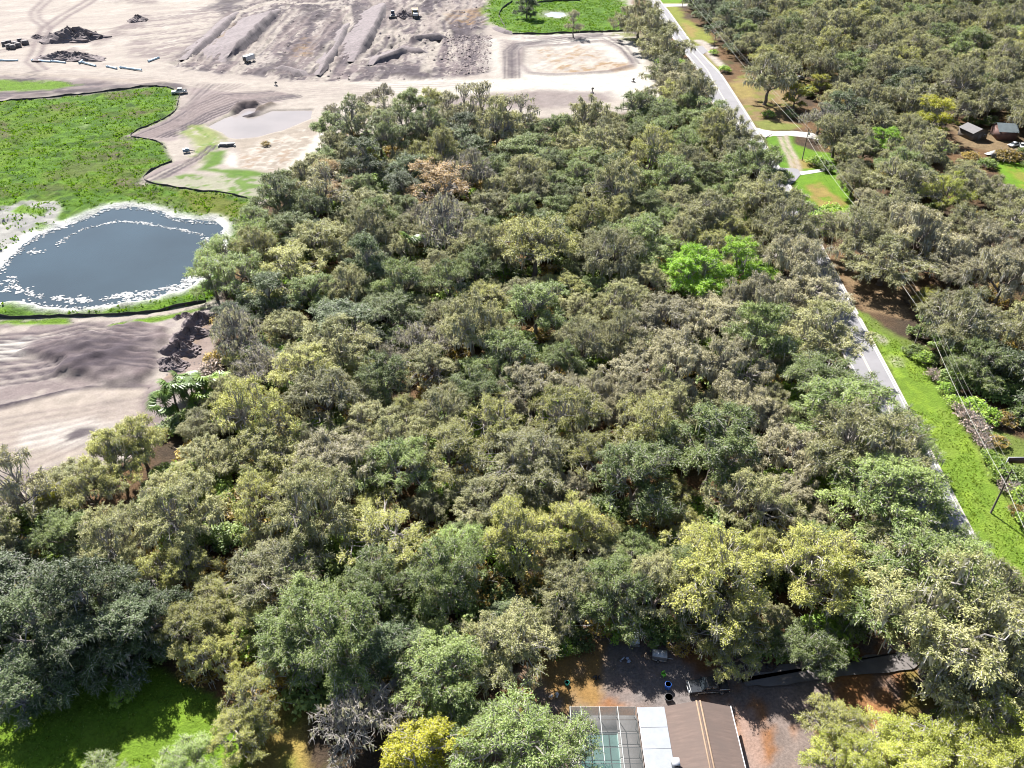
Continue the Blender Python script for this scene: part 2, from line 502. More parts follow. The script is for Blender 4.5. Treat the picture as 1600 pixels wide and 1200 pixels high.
paint([(838, 80), (900, 74), (938, 82), (930, 98), (846, 98)], C_ORANGE, 2, 5, 0.75, patch=(0.46, 0.66))
stripes([(818, 76), (935, 72), (985, 100), (960, 112), (835, 114)], C_WHITE, ((840, 110), (930, 80)), 3.0, 0.5, 0.2, 0.52, 0.62, 2, 6, 53)
ridge([(816, 76), (812, 100), (826, 114), (870, 117), (950, 112), (988, 103), (988, 95), (965, 75), (940, 64), (880, 70), (820, 74)], 0.6, 1.6, C_MAUVE, 0.75)
for k in range(3):
    track([(806 - k * 6, 116), (805 - k * 6, 80), (815 - k * 5, 70), (880, 64 - k * 3), (925, 58 - k * 2)], C_DARK, 0.5, 2.2, 0.5, 0.1)
track([(905, 60), (945, 58), (975, 75), (990, 95)], C_DARK, 0.6, 2.4, 0.5, 0.1)
paint([(985, 54), (1010, 50), (1052, 150), (1044, 160)], (0.33, 0.28, 0.2), 2, 4, 0.8)
paint([(955, 52), (1000, 52), (1012, 76), (985, 70)], C_OLIVE, 2, 5, 0.8, patch=(0.38, 0.55))
# green field beyond
FIELD = [(757, 18), (768, 38), (795, 50), (840, 54), (906, 50), (996, 47), (985, 25), (968, -4), (950, -26), (790, -26), (765, -4)]
w_, k_ = paint(FIELD, C_GREEN, 2, 3, zone=2); HGT[w_] += k_ * (N2[w_] - 0.5) * 0.9
paint(FIELD, C_BRIGHT, 2, 3, 0.8, patch=(0.44, 0.6))
paint(FIELD, C_BROWN, 2, 3, 0.5, patch=(0.62, 0.75))
# dark bank above the meadow
paint([(-300, 118), (0, 118), (110, 124), (230, 132), (282, 134), (300, 150), (285, 160), (278, 140), (240, 131), (130, 145), (60, 153), (-300, 178)], C_MAUVE, 2, 5, 0.95)
stripes([(-300, 125), (130, 128), (280, 134), (240, 133), (130, 147), (-300, 180)], C_DARK, ((0, 152), (200, 132)), 3, 0.8, 0.4, 0.42, 0.6, 2, 6, 57)
paint([(-300, 178), (-20, 163), (60, 153), (130, 146), (200, 138), (262, 131), (285, 136), (282, 145), (262, 137), (200, 142), (130, 150), (-20, 168)], C_DARK, 2, 3, 0.8)
ridge([(30, 152), (110, 144), (200, 137), (255, 131), (285, 137)], 1.0, 3.0, None)
w_, k_ = paint([(-40, 122), (30, 126), (90, 128), (122, 132), (80, 140), (0, 143), (-40, 143)], C_BRIGHT, 2, 5, 0.95, zone=2)
paint([(10, 118), (45, 112), (60, 124), (30, 128)], C_DARK, 2, 6, 0.9, patch=(0.4, 0.55))
# meadow
MEADOW = [(-300, 180), (60, 155), (130, 149), (200, 141), (240, 136), (262, 138), (279, 148), (276, 170), (258, 187), (195, 213), (255, 222), (262, 238), (268, 253), (228, 270), (219, 281), (240, 288), (300, 296), (350, 302),
          (388, 310), (420, 340), (400, 380), (350, 420), (340, 460), (330, 470), (310, 475), (250, 486), (200, 492), (110, 495), (-300, 500)]
w_, k_ = paint(MEADOW, C_GREEN, 1.2, 1.2, zone=2)
tus = fbm(TX[w_], TY[w_] * 0.8, 3.2, 3, 61)
HGT[w_] += k_ * (tus - 0.45) * 1.5 + k_ * (N4[w_] - 0.5) * 0.4
paint(MEADOW, C_BRIGHT, 1.2, 1.2, 0.85, patch=(0.42, 0.62))
q = sstep((0.40 - fbm(TX[w_], TY[w_], 3.0, 3, 91)) / 0.10) * k_ * 0.7; ALB[w_] = ALB[w_] * (1 - q[..., None]) + np.array((0.05, 0.115, 0.004)) * q[..., None]
q = sstep((N1[w_] - 0.46) / 0.22) * k_ * 0.30; ALB[w_] = ALB[w_] * (1 - q[..., None]) + np.array(C_OLIVE) * q[..., None]
q = sstep((fbm(TX[w_] * 0.55, TY[w_] * 1.3, 11, 3, 63) - 0.60) / 0.10) * k_ * 0.5; ALB[w_] = ALB[w_] * (1 - q[..., None]) + np.array((0.16, 0.15, 0.075)) * q[..., None]
for pl in ([(170, 145), (245, 143), (240, 152), (180, 155)], [(150, 180), (240, 172), (200, 190), (150, 190)], [(60, 170), (115, 160), (120, 168), (70, 172)], [(0, 190), (20, 195), (10, 215), (-10, 210)], [(160, 230), (200, 225), (200, 245), (170, 250)],
           [(190, 278), (225, 285), (220, 292), (185, 290)]):
    paint(pl, (0.18, 0.155, 0.09), 2, 6, 0.8, patch=(0.36, 0.52))
paint([(120, 195), (180, 185), (190, 190), (130, 202)], (0.3, 0.42, 0.16), 2, 4, 0.8, patch=(0.45, 0.6))
paint([(270, 296), (350, 302), (400, 330), (350, 345), (300, 330)], C_OLIVE, 2, 6, 0.8)
# tracks zone between haul road and meadow
TRK = [(283, 146), (300, 136), (400, 150), (440, 158), (400, 166), (372, 172), (345, 182), (330, 198), (305, 210), (290, 218), (262, 222), (200, 212), (258, 188), (277, 172)]
paint(TRK, (0.39, 0.32, 0.31), 1.5, 2, 0.95)
for k in range(9):
    track([(212 + k * 9, 210 - k * 0.5), (262 + k * 5, 190 + k * 1.0), (300 + k * 4, 165 + k * 2.2), (340 + k * 6, 148 + k * 1.8), (400 + k * 6, 144 + k * 1.2)], RND.choice([C_DARK, C_CREAM, C_DARK, C_MAUVE]), 0.5, 1.9, 0.75, 0.14)
for k in range(5):
    track([(288 + k * 4, 165), (300 + k * 9, 150), (310 + k * 14, 137)], RND.choice([C_MAUVE, C_DARK]), 0.45, 1.8, 0.5, 0.08)
paint([(283, 140), (300, 150), (290, 170), (280, 165)], C_CREAM, 2, 3, 0.7)
w_, k_ = paint([(280, 208), (300, 196), (330, 196), (342, 206), (345, 218), (335, 240), (320, 255), (300, 262), (285, 250), (305, 232), (300, 218)], (0.3, 0.36, 0.10), 1.5, 3, 0.9)
stripes([(280, 200), (345, 196), (345, 240), (300, 262), (280, 250)], C_CREAM, ((300, 205), (330, 235)), 2.2, 0.8, 0.05, 0.5, 0.6, 1.5, 8, 67)
stripes([(280, 200), (345, 196), (345, 240), (300, 262), (280, 250)], C_GREEN, ((300, 205), (330, 235)), 2.2, 0.7, 0.05, 0.56, 0.64, 1.5, 8, 69)
paint([(255, 222), (290, 216), (300, 232), (285, 250), (268, 252), (262, 238)], C_CREAM, 1.5, 3, 0.85)
paint([(222, 280), (240, 266), (290, 246), (322, 240), (318, 252), (290, 268), (260, 282)], (0.37, 0.30, 0.29), 1.5, 2.5, 0.95)
for k in range(5):
    track([(232 + 6 * k, 280 - k), (262 + 5 * k, 266 - k), (300 + 3 * k, 252 - 2 * k), (318 + k, 240 - k)], RND.choice([C_MAUVE, C_DARK, C_CREAM]), 0.45, 1.9, 0.6, 0.1)
paint([(222, 283), (300, 272), (400, 274), (440, 290), (420, 312), (385, 309), (300, 296)], (0.42, 0.41, 0.30), 1.5, 4, 0.95, zone=1)
paint([(222, 283), (300, 272), (400, 274), (440, 290), (420, 312), (385, 309), (300, 296)], C_GREEN, 1.5, 4, 0.85, patch=(0.50, 0.60))
paint([(328, 236), (356, 233), (352, 255), (330, 262), (400, 266), (440, 276), (380, 276), (310, 266)], C_GREEN, 1.5, 2.5, 0.95)
paint([(355, 236), (372, 238), (372, 262), (345, 258)], C_WHITE, 1.5, 3, 0.9)
# bare flat beside the muddy pond
paint([(372, 240), (365, 216), (400, 212), (440, 200), (485, 186), (530, 196), (525, 222), (470, 262), (430, 272), (375, 262)], (0.46, 0.39, 0.32), 1.5, 3, 0.95)
paint([(372, 240), (400, 222), (480, 200), (500, 230), (440, 268), (380, 262)], C_WHITE, 1.5, 3, 0.75, patch=(0.44, 0.58))
paint([(372, 240), (400, 222), (480, 200), (500, 230), (440, 268), (380, 262)], (0.34, 0.23, 0.15), 1.5, 3, 0.75, patch=(0.54, 0.64))
paint([(500, 205), (528, 205), (470, 262), (440, 272)], C_WHITE, 1.5, 3, 0.95)
paint([(325, 196), (350, 182), (372, 172), (372, 178), (335, 198), (360, 214), (352, 222)], (0.27, 0.28, 0.10), 1.2, 3, 0.8)
# lower sand lot
LOW = [(-300, 503), (110, 500), (210, 499), (300, 482), (338, 474), (350, 490), (330, 540), (300, 610), (250, 660), (240, 690), (120, 730), (0, 790), (-300, 860)]
paint(LOW, (0.43, 0.365, 0.345), 1.5, 2.5, 0.95)
stripes(LOW, C_MAUVE, ((0, 615), (200, 560)), 2.6, 0.75, 0.16, 0.47, 0.60, 2, 12, 71)
stripes(LOW, C_CREAM, ((0, 560), (200, 520)), 3.0, 0.7, 0.06, 0.50, 0.62, 2, 9, 73)
paint([(-30, 545), (20, 530), (60, 528), (150, 520), (230, 510), (180, 522), (60, 548), (30, 560), (-30, 565)], C_WHITE, 1.5, 4, 0.9)
HEAP = [(30, 552), (55, 532), (100, 525), (160, 520), (215, 505), (255, 515), (262, 528), (245, 555), (240, 580), (215, 600), (170, 600), (130, 590), (85, 585), (100, 565)]
w_, k_ = paint(HEAP, (0.33, 0.27, 0.265), 2, 3, 0.95)
HGT[w_] += k_ * ((fbm(TX[w_] / 1.7, TY[w_], 8, 3, 77) - 0.36) * 2.2 + (1 - np.abs(fbm(TX[w_] / 2.5 + TY[w_] * .35, TY[w_], 6, 2, 78) * 2 - 1)) * 1.1 + (1 - np.abs(fbm(TX[w_] / 1.6 + TY[w_] * .3, TY[w_], 3.0, 2, 79) * 2 - 1)) * 0.9 - 0.7)
paint(HEAP, (0.20, 0.155, 0.16), 2, 3, 0.85, patch=(0.42, 0.56))
for i in range(24):
    x0 = 60 + RND.random() * 120; y0 = 540 + RND.random() * 50
    ridge([(x0, y0), (x0 + 25, y0 - 10 + RND.random() * 5), (x0 + 52, y0 - 18 + RND.random() * 8)], 0.14, 0.8, C_DARK, 0.6)
for i in range(7):
    track([(-20, 600 - i * 12), (60, 590 - i * 11), (130, 575 - i * 11), (200, 575 - i * 9)], C_DARK, 0.4, 1.9, 0.7, 0.14)
track([(-20, 640), (60, 622), (110, 608), (145, 604), (230, 604)], C_DARK, 0.55, 0, 0.9, -0.25, pair=False)
PAD = [(-300, 690), (-20, 645), (60, 625), (140, 607), (228, 606), (226, 640), (215, 672), (120, 712), (0, 745), (-300, 800)]
paint(PAD, (0.52, 0.445, 0.38), 1.0, 1.0, 0.97)
paint([(40, 675), (110, 655), (200, 660), (190, 680), (90, 700), (30, 700)], C_WHITE, 3, 5, 0.8)
for i in range(9):
    track([(-30, 660 + i * 11), (60, 645 + i * 10), (150, 632 + i * 7), (226, 622 + i * 6)], C_MAUVE, 0.5, 0, 0.40, 0.03, pair=False)
track([(130, 600), (165, 612), (178, 640), (172, 680)], C_PALE, 0.4, 2.2, 0.5, 0.05)
paint([(95, 680), (115, 672), (150, 672), (140, 680), (110, 686)], C_DARK, 1, 3, 0.9, patch=(0.4, 0.55))
paint([(228, 600), (255, 592), (270, 640), (245, 672), (222, 668)], C_MAUVE, 1.5, 4, 0.9, patch=(0.3, 0.5))
paint([(262, 590), (300, 540), (335, 490), (350, 500), (330, 545), (300, 600), (285, 610)], (0.40, 0.31, 0.27), 1.2, 2, 0.95)
paint([(238, 588), (275, 548), (305, 500), (318, 492), (300, 530), (275, 565), (245, 605)], C_CREAM, 1.2, 2, 0.9)
ridge([(325, 505), (300, 545), (262, 592)], 0.4, 0.5, C_ORANGE, 0.5)
for pl in ([(-300, 499), (0, 499), (108, 497), (110, 506), (60, 508), (-300, 510)], [(170, 508), (200, 500), (260, 490), (320, 474), (340, 470), (330, 480), (250, 502), (180, 512)]):
    paint(pl, C_BRIGHT, 1.0, 2.5, 0.95, zone=2, patch=(0.3, 0.42))
track([(120, 500), (180, 497), (260, 489), (330, 474)], C_CREAM, 1.0, 0, 0.8, 0.05, pair=False)
# pale dried flat left of the round pond
POND = [(-12, 468), (-14, 440), (5, 412), (15, 398), (32, 384), (55, 366), (95, 352), (140, 336), (165, 324), (205, 321), (245, 327), (268, 338), (300, 342), (335, 343), (347, 352), (345, 375), (336, 402), (316, 428), (290, 446), (240, 462), (180, 472), (112, 479), (70, 474), (30, 466)]
paint([(-300, 330), (0, 325), (30, 317), (80, 315), (100, 322), (92, 340), (100, 352), (55, 370), (30, 388), (10, 400), (-20, 440), (-300, 470)], (0.50, 0.48, 0.455), 1.2, 3, 0.95, zone=1)
paint([(-300, 330), (0, 325), (80, 318), (92, 345), (55, 366), (10, 392), (-300, 420)], (0.34, 0.335, 0.33), 1.2, 3, 0.8, patch=(0.46, 0.62))
paint([(18, 330), (32, 320), (72, 330), (66, 336), (28, 336)], C_BRIGHT, 1.0, 2.5, 0.95, zone=2)
paint([(52, 364), (60, 350), (84, 350), (92, 354), (75, 366)], C_BRIGHT, 1.0, 3, 0.9, zone=2, patch=(0.3, 0.45))
def lowered(poly, depth, soft, rim=C_WHITE, rw=1.5):
    pw = Gp(poly); w = window(pw, 8); d = sdist(TX[w], TY[w], pw)
    k = np.exp(-((d + 0.4) / rw) ** 2) * 0.9 * (0.6 + 0.7 * N2[w]); k = np.clip(k, 0, 1)
    ALB[w] = ALB[w] * (1 - k[..., None]) + np.array(rim) * k[..., None]
    b = sstep(d / soft * 0.5 + 0.5)
    HGT[w] = HGT[w] * (1 - b) - depth * b
lowered(POND, 1.6, 2.0, (1.15, 1.13, 1.10), 2.2)
MUD = [(326, 196), (352, 183), (373, 176), (385, 182), (405, 180), (425, 172), (487, 171), (484, 184), (470, 190), (440, 202), (400, 212), (372, 215), (358, 213), (348, 205)]
lowered(MUD, 1.3, 1.5, C_CREAM, 1.5)
PUD = [(372, 174), (382, 168), (398, 167), (402, 173), (392, 178), (378, 179)]
lowered(PUD, 1.2, 1.2, C_DARK, 2.0)
ridge([(366, 174), (372, 168), (385, 163), (400, 164)], 1.5, 1.5, (0.19, 0.15, 0.145), 0.95, 0.5)
ridge([(404, 172), (412, 168), (424, 164)], 1.3, 1.6, (0.2, 0.15, 0.12), 0.9, 0.5)
ridge([(374, 180), (390, 181), (402, 176)], 0.7, 0.9, C_DARK, 0.9, 0.4)
FPUD = [(853, 21), (862, 18), (878, 19), (886, 23), (874, 27), (858, 25)]
lowered(FPUD, 0.8, 3, (0.4, 0.42, 0.3), 4)

# ---- along the road and on the right
VERGE = [(1340, 485), (1362, 512), (1400, 530), (1440, 560), (1462, 600), (1490, 645), (1520, 700), (1555, 760), (1600, 830), (1660, 930), (1700, 1040), (1600, 1010), (1512, 830), (1400, 600)]
VB = [(1340, 485), (1350, 490), (1400, 520), (1450, 545), (1480, 590), (1530, 655), (1620, 700), (1660, 800), (1760, 1040), (1600, 1010), (1512, 830), (1400, 600)]
paint(VB, (0.19, 0.26, 0.05), 1.5, 4, 0.9, zone=3)
w_, k_ = paint(VERGE, (0.19, 0.31, 0.032), 1.0, 1.5, 1.0, zone=3); HGT[w_] += k_ * (N4[w_] - 0.5) * 0.10
paint(VERGE, (0.255, 0.36, 0.05), 1.0, 1.5, 0.75, patch=(0.42, 0.60))
paint(VERGE, (0.34, 0.36, 0.13), 1.0, 1.5, 0.5, patch=(0.60, 0.70))
paint(VERGE, (0.15, 0.25, 0.015), 1.0, 1.5, 0.6, patch=(0.56, 0.68))
paint([(1365, 520), (1385, 530), (1425, 590), (1420, 600), (1395, 575)], C_CREAM, 1.5, 4, 0.7, patch=(0.42, 0.58))
stripes(VERGE, (0.30, 0.44, 0.04), ((1397, 600), (1510, 820)), 2.2, 0.5, 0.0, 0.52, 0.62, 1.5, 14, 79)
GR2 = [(1196, 212), (1222, 213), (1232, 222), (1262, 232), (1300, 240), (1330, 300), (1345, 350), (1300, 360), (1262, 330), (1240, 292), (1218, 262)]
paint(GR2, C_BRIGHT, 1.0, 2.0, 0.95, zone=3)
paint([(1262, 290), (1282, 285), (1318, 318), (1305, 335), (1280, 335)], C_TAN, 1.5, 4, 0.85, patch=(0.3, 0.5))
paint([(1195, 212), (1240, 212), (1248, 262), (1218, 262)], (0.14, 0.29, 0.012), 1.0, 1.0, 0.9, zone=3)
paint([(1236, 248), (1262, 250), (1276, 262), (1240, 264)], C_TAN, 1.0, 2.0, 0.8)
track([(1224, 216), (1230, 232), (1238, 246), (1243, 262)], (0.50, 0.42, 0.33), 0.8, 2.0, 0.95, 0.05)
YD2 = [(1142, 128), (1165, 118), (1200, 125), (1250, 118), (1262, 130), (1240, 165), (1240, 200), (1190, 200), (1165, 182)]
paint(YD2, (0.33, 0.235, 0.11), 1.5, 3, 0.95, zone=3)
paint(YD2, C_OLIVE, 1.5, 3, 0.8, patch=(0.48, 0.62))
paint([(1142, 130), (1172, 128), (1178, 150), (1160, 155), (1150, 148)], (0.36, 0.28, 0.09), 1.5, 2, 0.9)
paint([(1170, 188), (1200, 188), (1250, 196), (1240, 203), (1190, 203)], (0.24, 0.28, 0.06), 1.5, 3, 0.9, zone=3)
GR3 = [(1028, -2), (1062, 4), (1068, 28), (1085, 38), (1108, 54), (1116, 66), (1100, 70), (1080, 72), (1062, 44), (1040, 20)]
paint(GR3, (0.27, 0.30, 0.05), 1.5, 3, 0.95, zone=3)
paint([(1010, -14), (1070, -14), (1066, 5), (1020, 5)], C_BRIGHT, 1.5, 3, 0.95, zone=3)
paint([(1066, 36), (1088, 46), (1082, 58), (1070, 50)], C_TAN, 1.5, 3, 0.8)
paint([(1094, 84), (1102, 86), (1126, 108), (1115, 108)], (0.28, 0.27, 0.05), 1, 2, 0.95, zone=3)
track([(1092, 64), (1103, 70), (1112, 74)], C_CREAM, 1.8, 0, 0.9, 0.0, pair=False)
track([(1100, 72), (1112, 88), (1126, 102)], C_CREAM, 1.3, 0, 0.9, 0.0, pair=False)
paint([(1300, 405), (1345, 395), (1420, 420), (1445, 455), (1420, 500), (1350, 485), (1310, 430)], (0.31, 0.21, 0.115), 1.5, 4, 0.95, patch=(0.25, 0.45))
LAWN2 = [(1553, 253), (1640, 250), (1640, 330), (1600, 312), (1578, 300), (1565, 275)]
paint(LAWN2, C_BRIGHT, 1.2, 1.5, 1.0, zone=3)
paint([(1580, 262), (1612, 262), (1612, 300), (1590, 296)], C_TAN, 2, 4, 0.55, patch=(0.4, 0.6))
paint([(1480, 190), (1520, 205), (1600, 205), (1620, 240), (1560, 240), (1500, 225)], (0.28, 0.20, 0.11), 1.5, 4, 0.9, patch=(0.2, 0.4))
# ---- the yard of the house and the lawn bottom left
YARD = [(868, 984), (960, 975), (1090, 978), (1140, 1010), (1200, 1028), (1300, 1010), (1400, 990), (1490, 985), (1560, 985), (1640, 1010), (1700, 1260), (760, 1260), (740, 1180), (780, 1080)]
w_, k_ = paint(YARD, C_DIRT, 1.0, 2.0, 0.95, zone=4)
paint(YARD, C_RUST, 1.0, 2.0, 0.85, patch=(0.46, 0.60))
paint([(840, 1010), (940, 990), (990, 985), (930, 1120), (860, 1130), (780, 1130)], (0.36, 0.22, 0.075), 1.0, 3.0, 0.85, patch=(0.34, 0.52))
paint([(945, 1005), (1010, 1010), (1085, 1040), (1085, 1110), (985, 1108), (940, 1085)], (0.255, 0.225, 0.215), 1.0, 3.0, 0.8)
paint([(1270, 1010), (1400, 1060), (1470, 1090), (1440, 1140), (1350, 1140), (1290, 1060)], (0.36, 0.175, 0.07), 1.0, 3.0, 0.85, patch=(0.3, 0.5))
paint([(1420, 1050), (1500, 1060), (1520, 1140), (1400, 1140)], (0.26, 0.22, 0.05), 1.0, 3.0, 0.8, patch=(0.3, 0.5), zone=3)
paint([(1060, 1010), (1120, 1005), (1125, 1040), (1070, 1040)], C_RUST, 1.0, 2.0, 0.8, patch=(0.3, 0.5))
paint([(1150, 1110), (1175, 1110), (1200, 1220), (1170, 1230)], (0.40, 0.30, 0.26), 1.0, 1.5, 0.7)
LAWN = [(-120, 1030), (0, 1045), (120, 1030), (200, 1022), (250, 1045), (330, 1090), (385, 1140), (390, 1280), (-160, 1280)]
w_, k_ = paint(LAWN, (0.19, 0.33, 0.02), 1.0, 1.5, 1.0, zone=3); HGT[w_] += k_ * (N4[w_] - 0.5) * 0.10
paint(LAWN, (0.24, 0.36, 0.04), 1.0, 1.5, 0.7, patch=(0.40, 0.6))
paint(LAWN, (0.12, 0.22, 0.015), 1.0, 1.5, 0.6, patch=(0.54, 0.66))
paint([(388, 1035), (430, 1045), (480, 1080), (490, 1280), (388, 1280), (380, 1140)], (0.42, 0.31, 0.085), 1.0, 2.0, 0.95, zone=3)
paint([(388, 1045), (470, 1080), (470, 1280), (388, 1280)], C_OLIVE, 1.0, 2.0, 0.8, patch=(0.45, 0.6))

ALB *= (0.86 + 0.28 * N3)[..., None] * (0.93 + 0.14 * N4)[..., None]
ALB = np.clip(ALB * np.where(ZON == 1, 0.385, np.where(ZON == 3, 0.445, 0.465))[..., None], 0.01, 0.8)

# ---- terrain meshes: one sheet, handed out to the ground surfaces it consists of
def mat_ground(name, bs1, bd, rough=0.95, fine=0.3):
    m, nt, bs, out = new_mat(name)
    at = nt.nodes.new("ShaderNodeAttribute"); at.attribute_name = 'soil'
    tc = nt.nodes.new("ShaderNodeTexCoord")
    n1 = noise(nt, 2.6, 3, 0.7, tc.outputs["Object"]); n2 = noise(nt, 0.55, 5, 0.7, tc.outputs["Object"])
    g = nt.nodes.new("ShaderNodeMath"); g.operation = 'ADD'
    nt.links.new(ramp(nt, n1, 0.25, 0.75, -fine, fine), g.inputs[0]); nt.links.new(ramp(nt, n2, 0.25, 0.75, 1 - fine * 0.6, 1 + fine * 0.6), g.inputs[1])
    sc = nt.nodes.new("ShaderNodeVectorMath"); sc.operation = 'SCALE'
    nt.links.new(at.outputs["Color"], sc.inputs[0]); nt.links.new(g.outputs[0], sc.inputs["Scale"])
    nt.links.new(sc.outputs[0], bs.inputs["Base Color"])
    bs.inputs["Roughness"].default_value = rough; bs.inputs["Specular IOR Level"].default_value = 0.15
    bump(nt, n1, bs1, bd, bs)
    return m
M_SAND = mat_ground("sand", 0.35, 0.25, fine=0.16)
M_MEADOW = mat_ground("meadow_grass", 0.9, 0.9, fine=0.45)
M_FLOOR = mat_ground("forest_floor", 0.8, 0.4, fine=0.45)
M_LAWN = mat_ground("lawn_grass", 0.8, 0.35, fine=0.28)
M_YARD = mat_ground("yard_dirt", 0.5, 0.15, fine=0.30)

ny, nx = TX.shape
cone = np.abs(TX) < 0.59 * TY + 95
vid = np.arange(ny * nx).reshape(ny, nx)
fq = np.stack([vid[:-1, :-1], vid[:-1, 1:], vid[1:, 1:], vid[1:, :-1]], -1)
fk = cone[:-1, :-1] | cone[1:, 1:]
fz = ZON[:-1, :-1]
CO = np.stack([TX, TY, HGT], -1).reshape(-1, 3); AL = ALB.reshape(-1, 3)
for z, nm, mt in ((0, 'woodland_floor_ground', M_FLOOR), (1, 'sand_ground', M_SAND), (2, 'meadow_ground', M_MEADOW), (3, 'lawn_ground', M_LAWN), (4, 'yard_ground', M_YARD)):
    q = fq[(fz == z) & fk]
    if not len(q): continue
    used, inv = np.unique(q, return_inverse=True)
    me = bpy.data.meshes.new(nm)
    me.vertices.add(len(used)); me.vertices.foreach_set('co', CO[used].astype(np.float32).ravel())
    q = inv.reshape(-1, 4).astype(np.int32)
    me.loops.add(len(q) * 4); me.loops.foreach_set('vertex_index', q.ravel())
    me.polygons.add(len(q)); me.polygons.foreach_set('loop_start', (np.arange(len(q)) * 4).astype(np.int32))
    me.update(calc_edges=True)
    ca = me.color_attributes.new('soil', 'FLOAT_COLOR', 'POINT')
    ca.data.foreach_set('color', np.concatenate([AL[used], np.ones((len(used), 1))], 1).astype(np.float32).ravel())
    me.polygons.foreach_set('use_smooth', np.ones(len(q), bool))
    me.materials.append(mt)
    tag(link_mesh(nm, me), kind='structure')

def hz(x, y):
    """height of the terrain at a place"""
    j = int(np.clip(np.searchsorted(AX, x), 1, nx - 1)); i = int(np.clip(np.searchsorted(AY, y), 1, ny - 1))
    return float(HGT[i - 1:i + 1, j - 1:j + 1].mean())

b = MB(); s_ = 6000
b.quads([(-s_, -s_, 0), (s_, -s_, 0), (s_, s_, 0), (-s_, s_, 0)], [(0, 1, 2, 3)])
tag(b.build('ground', mat_plain("far_ground", (0.09, 0.085, 0.045), 0.95, 0.4, 0.02), loc=(0, 0, -2.2)), kind='structure')

# ------------------------------------------------------------------ water
def mat_water(name, col, rough, spec=0.5, wave=0.0):
    m, nt, bs, out = new_mat(name)
    f = noise(nt, 0.05, 3, 0.5)
    nt.links.new(mix_col(nt, ramp(nt, f, 0.3, 0.7), tuple(c * 0.85 for c in col), tuple(c * 1.12 for c in col)), bs.inputs["Base Color"])
    bs.inputs["Roughness"].default_value = rough; bs.inputs["IOR"].default_value = 1.33
    if wave: bump(nt, noise(nt, 1.2, 3, 0.6), wave, 0.05, bs)
    return m
def sheet(name, poly, z, mat, kind='structure', world_poly=False, rag=0.0):
    pw = np.asarray(poly, float) if world_poly else Gp(poly)
    if rag:
        pw = np.concatenate([pw, pw[:1]]); seg = np.hypot(*(pw[1:] - pw[:-1]).T); cum = np.concatenate([[0], np.cumsum(seg)]); tt = np.arange(0, cum[-1], 0.7)
        pw = np.stack([np.interp(tt, cum, pw[:, 0]), np.interp(tt, cum, pw[:, 1])], 1); pw += (np.stack([fbm(tt, tt * 0 + 3.3, 2.5, 2, 95), fbm(tt, tt * 0 + 8.1, 2.5, 2, 96)], 1) - 0.5) * 2 * rag
    b = MB()
    a = 0.5 * np.sum(pw[:, 0] * np.roll(pw[:, 1], -1) - np.roll(pw[:, 0], -1) * pw[:, 1])
    if a < 0: pw = pw[::-1]
    b.ngon([(x, y, z) for x, y in pw])
    o = b.build(name, mat)
    if kind: o['kind'] = kind
    return o
def grow(poly, m):
    pw = Gp(poly); c = pw.mean(0); d = pw - c
    return c + d * (1 + m / np.linalg.norm(d, axis=1, keepdims=True))
sheet('pond_water', grow(POND, 1.2), -0.55, mat_water("pond_water", (0.020, 0.036, 0.048), 0.08, wave=0.25), world_poly=True)
sheet('muddy_pond_water', grow(MUD, 0.6), -0.45, mat_water("muddy_water", (0.165, 0.142, 0.132), 0.2, wave=0.2), world_poly=True)
sheet('puddle_water', grow(PUD, 0.6), -0.5, mat_water("puddle_water", (0.17, 0.15, 0.148), 0.15), world_poly=True)
sheet('field_puddle_water', grow(FPUD, 1.0), -0.35, mat_water("field_water", (0.30, 0.32, 0.34), 0.1), world_poly=True)

# scum drifted against the shore of the round pond
M_SCUM = mat_plain("dry_scum", (0.30, 0.297, 0.293), 0.9, 0.14, 1.5)
def flakes(b, lines, n, spread, rlo, rhi, z):
    for ln in lines:
        pw = Gp(ln); seg = np.hypot(*(pw[1:] - pw[:-1]).T); cum = np.concatenate([[0], np.cumsum(seg)])
        for _ in range(int(n * 1.9 * cum[-1])):
            t = RND.random() * cum[-1]; i = min(np.searchsorted(cum, t, 'right') - 1, len(seg) - 1)
            gate = vnoise(np.array([t / 4.0]), np.array([ln[0][0] * 0.1]), 88)[0]
            if gate < 0.18: continue
            c = pw[i] + (pw[i + 1] - pw[i]) * ((t - cum[i]) / seg[i])
            c = c + np.array([RND.gauss(0, spread), RND.gauss(0, spread)]) * (0.4 + gate)
            r = RND.uniform(rlo, rhi) * (0.5 + gate) * 0.55; k = RND.randint(5, 8); ph = RND.random() * 6.28; st = RND.uniform(0.45, 1)
            ring = [(c[0] + r * math.cos(ph + 6.283 * q / k) * RND.uniform(0.6, 1.15), c[1] + r * st * math.sin(ph + 6.283 * q / k) * RND.uniform(0.6, 1.15)) for q in range(k)]
            base = b.n
            zt = z + RND.uniform(0.04, 0.12)
            b.V.append(np.array([(x, y, z - 0.02) for x, y in ring] + [(c[0] + (x - c[0]) * 0.75, c[1] + (y - c[1]) * 0.75, zt) for x, y in ring])); b.n += 2 * k
            b.Q.append(np.array([(base + q, base + (q + 1) % k, base + k + (q + 1) % k, base + k + q) for q in range(k)])); b.T.append(np.full(k, 0.5))
            b.poly.append([base + k + q for q in range(k)])
b = MB()
flakes(b, [[(85, 383), (105, 368), (125, 357), (150, 350), (185, 343), (225, 346), (255, 352), (285, 357), (312, 363), (328, 376), (326, 396)]], 3.4, 0.40, 0.25, 0.8, -0.55)
flakes(b, [[(322, 408), (308, 428), (285, 440), (240, 452), (190, 460), (145, 467), (115, 466), (82, 462)], [(318, 424), (290, 443), (240, 458), (190, 466)]], 5.0, 0.7, 0.3, 1.1, -0.55)
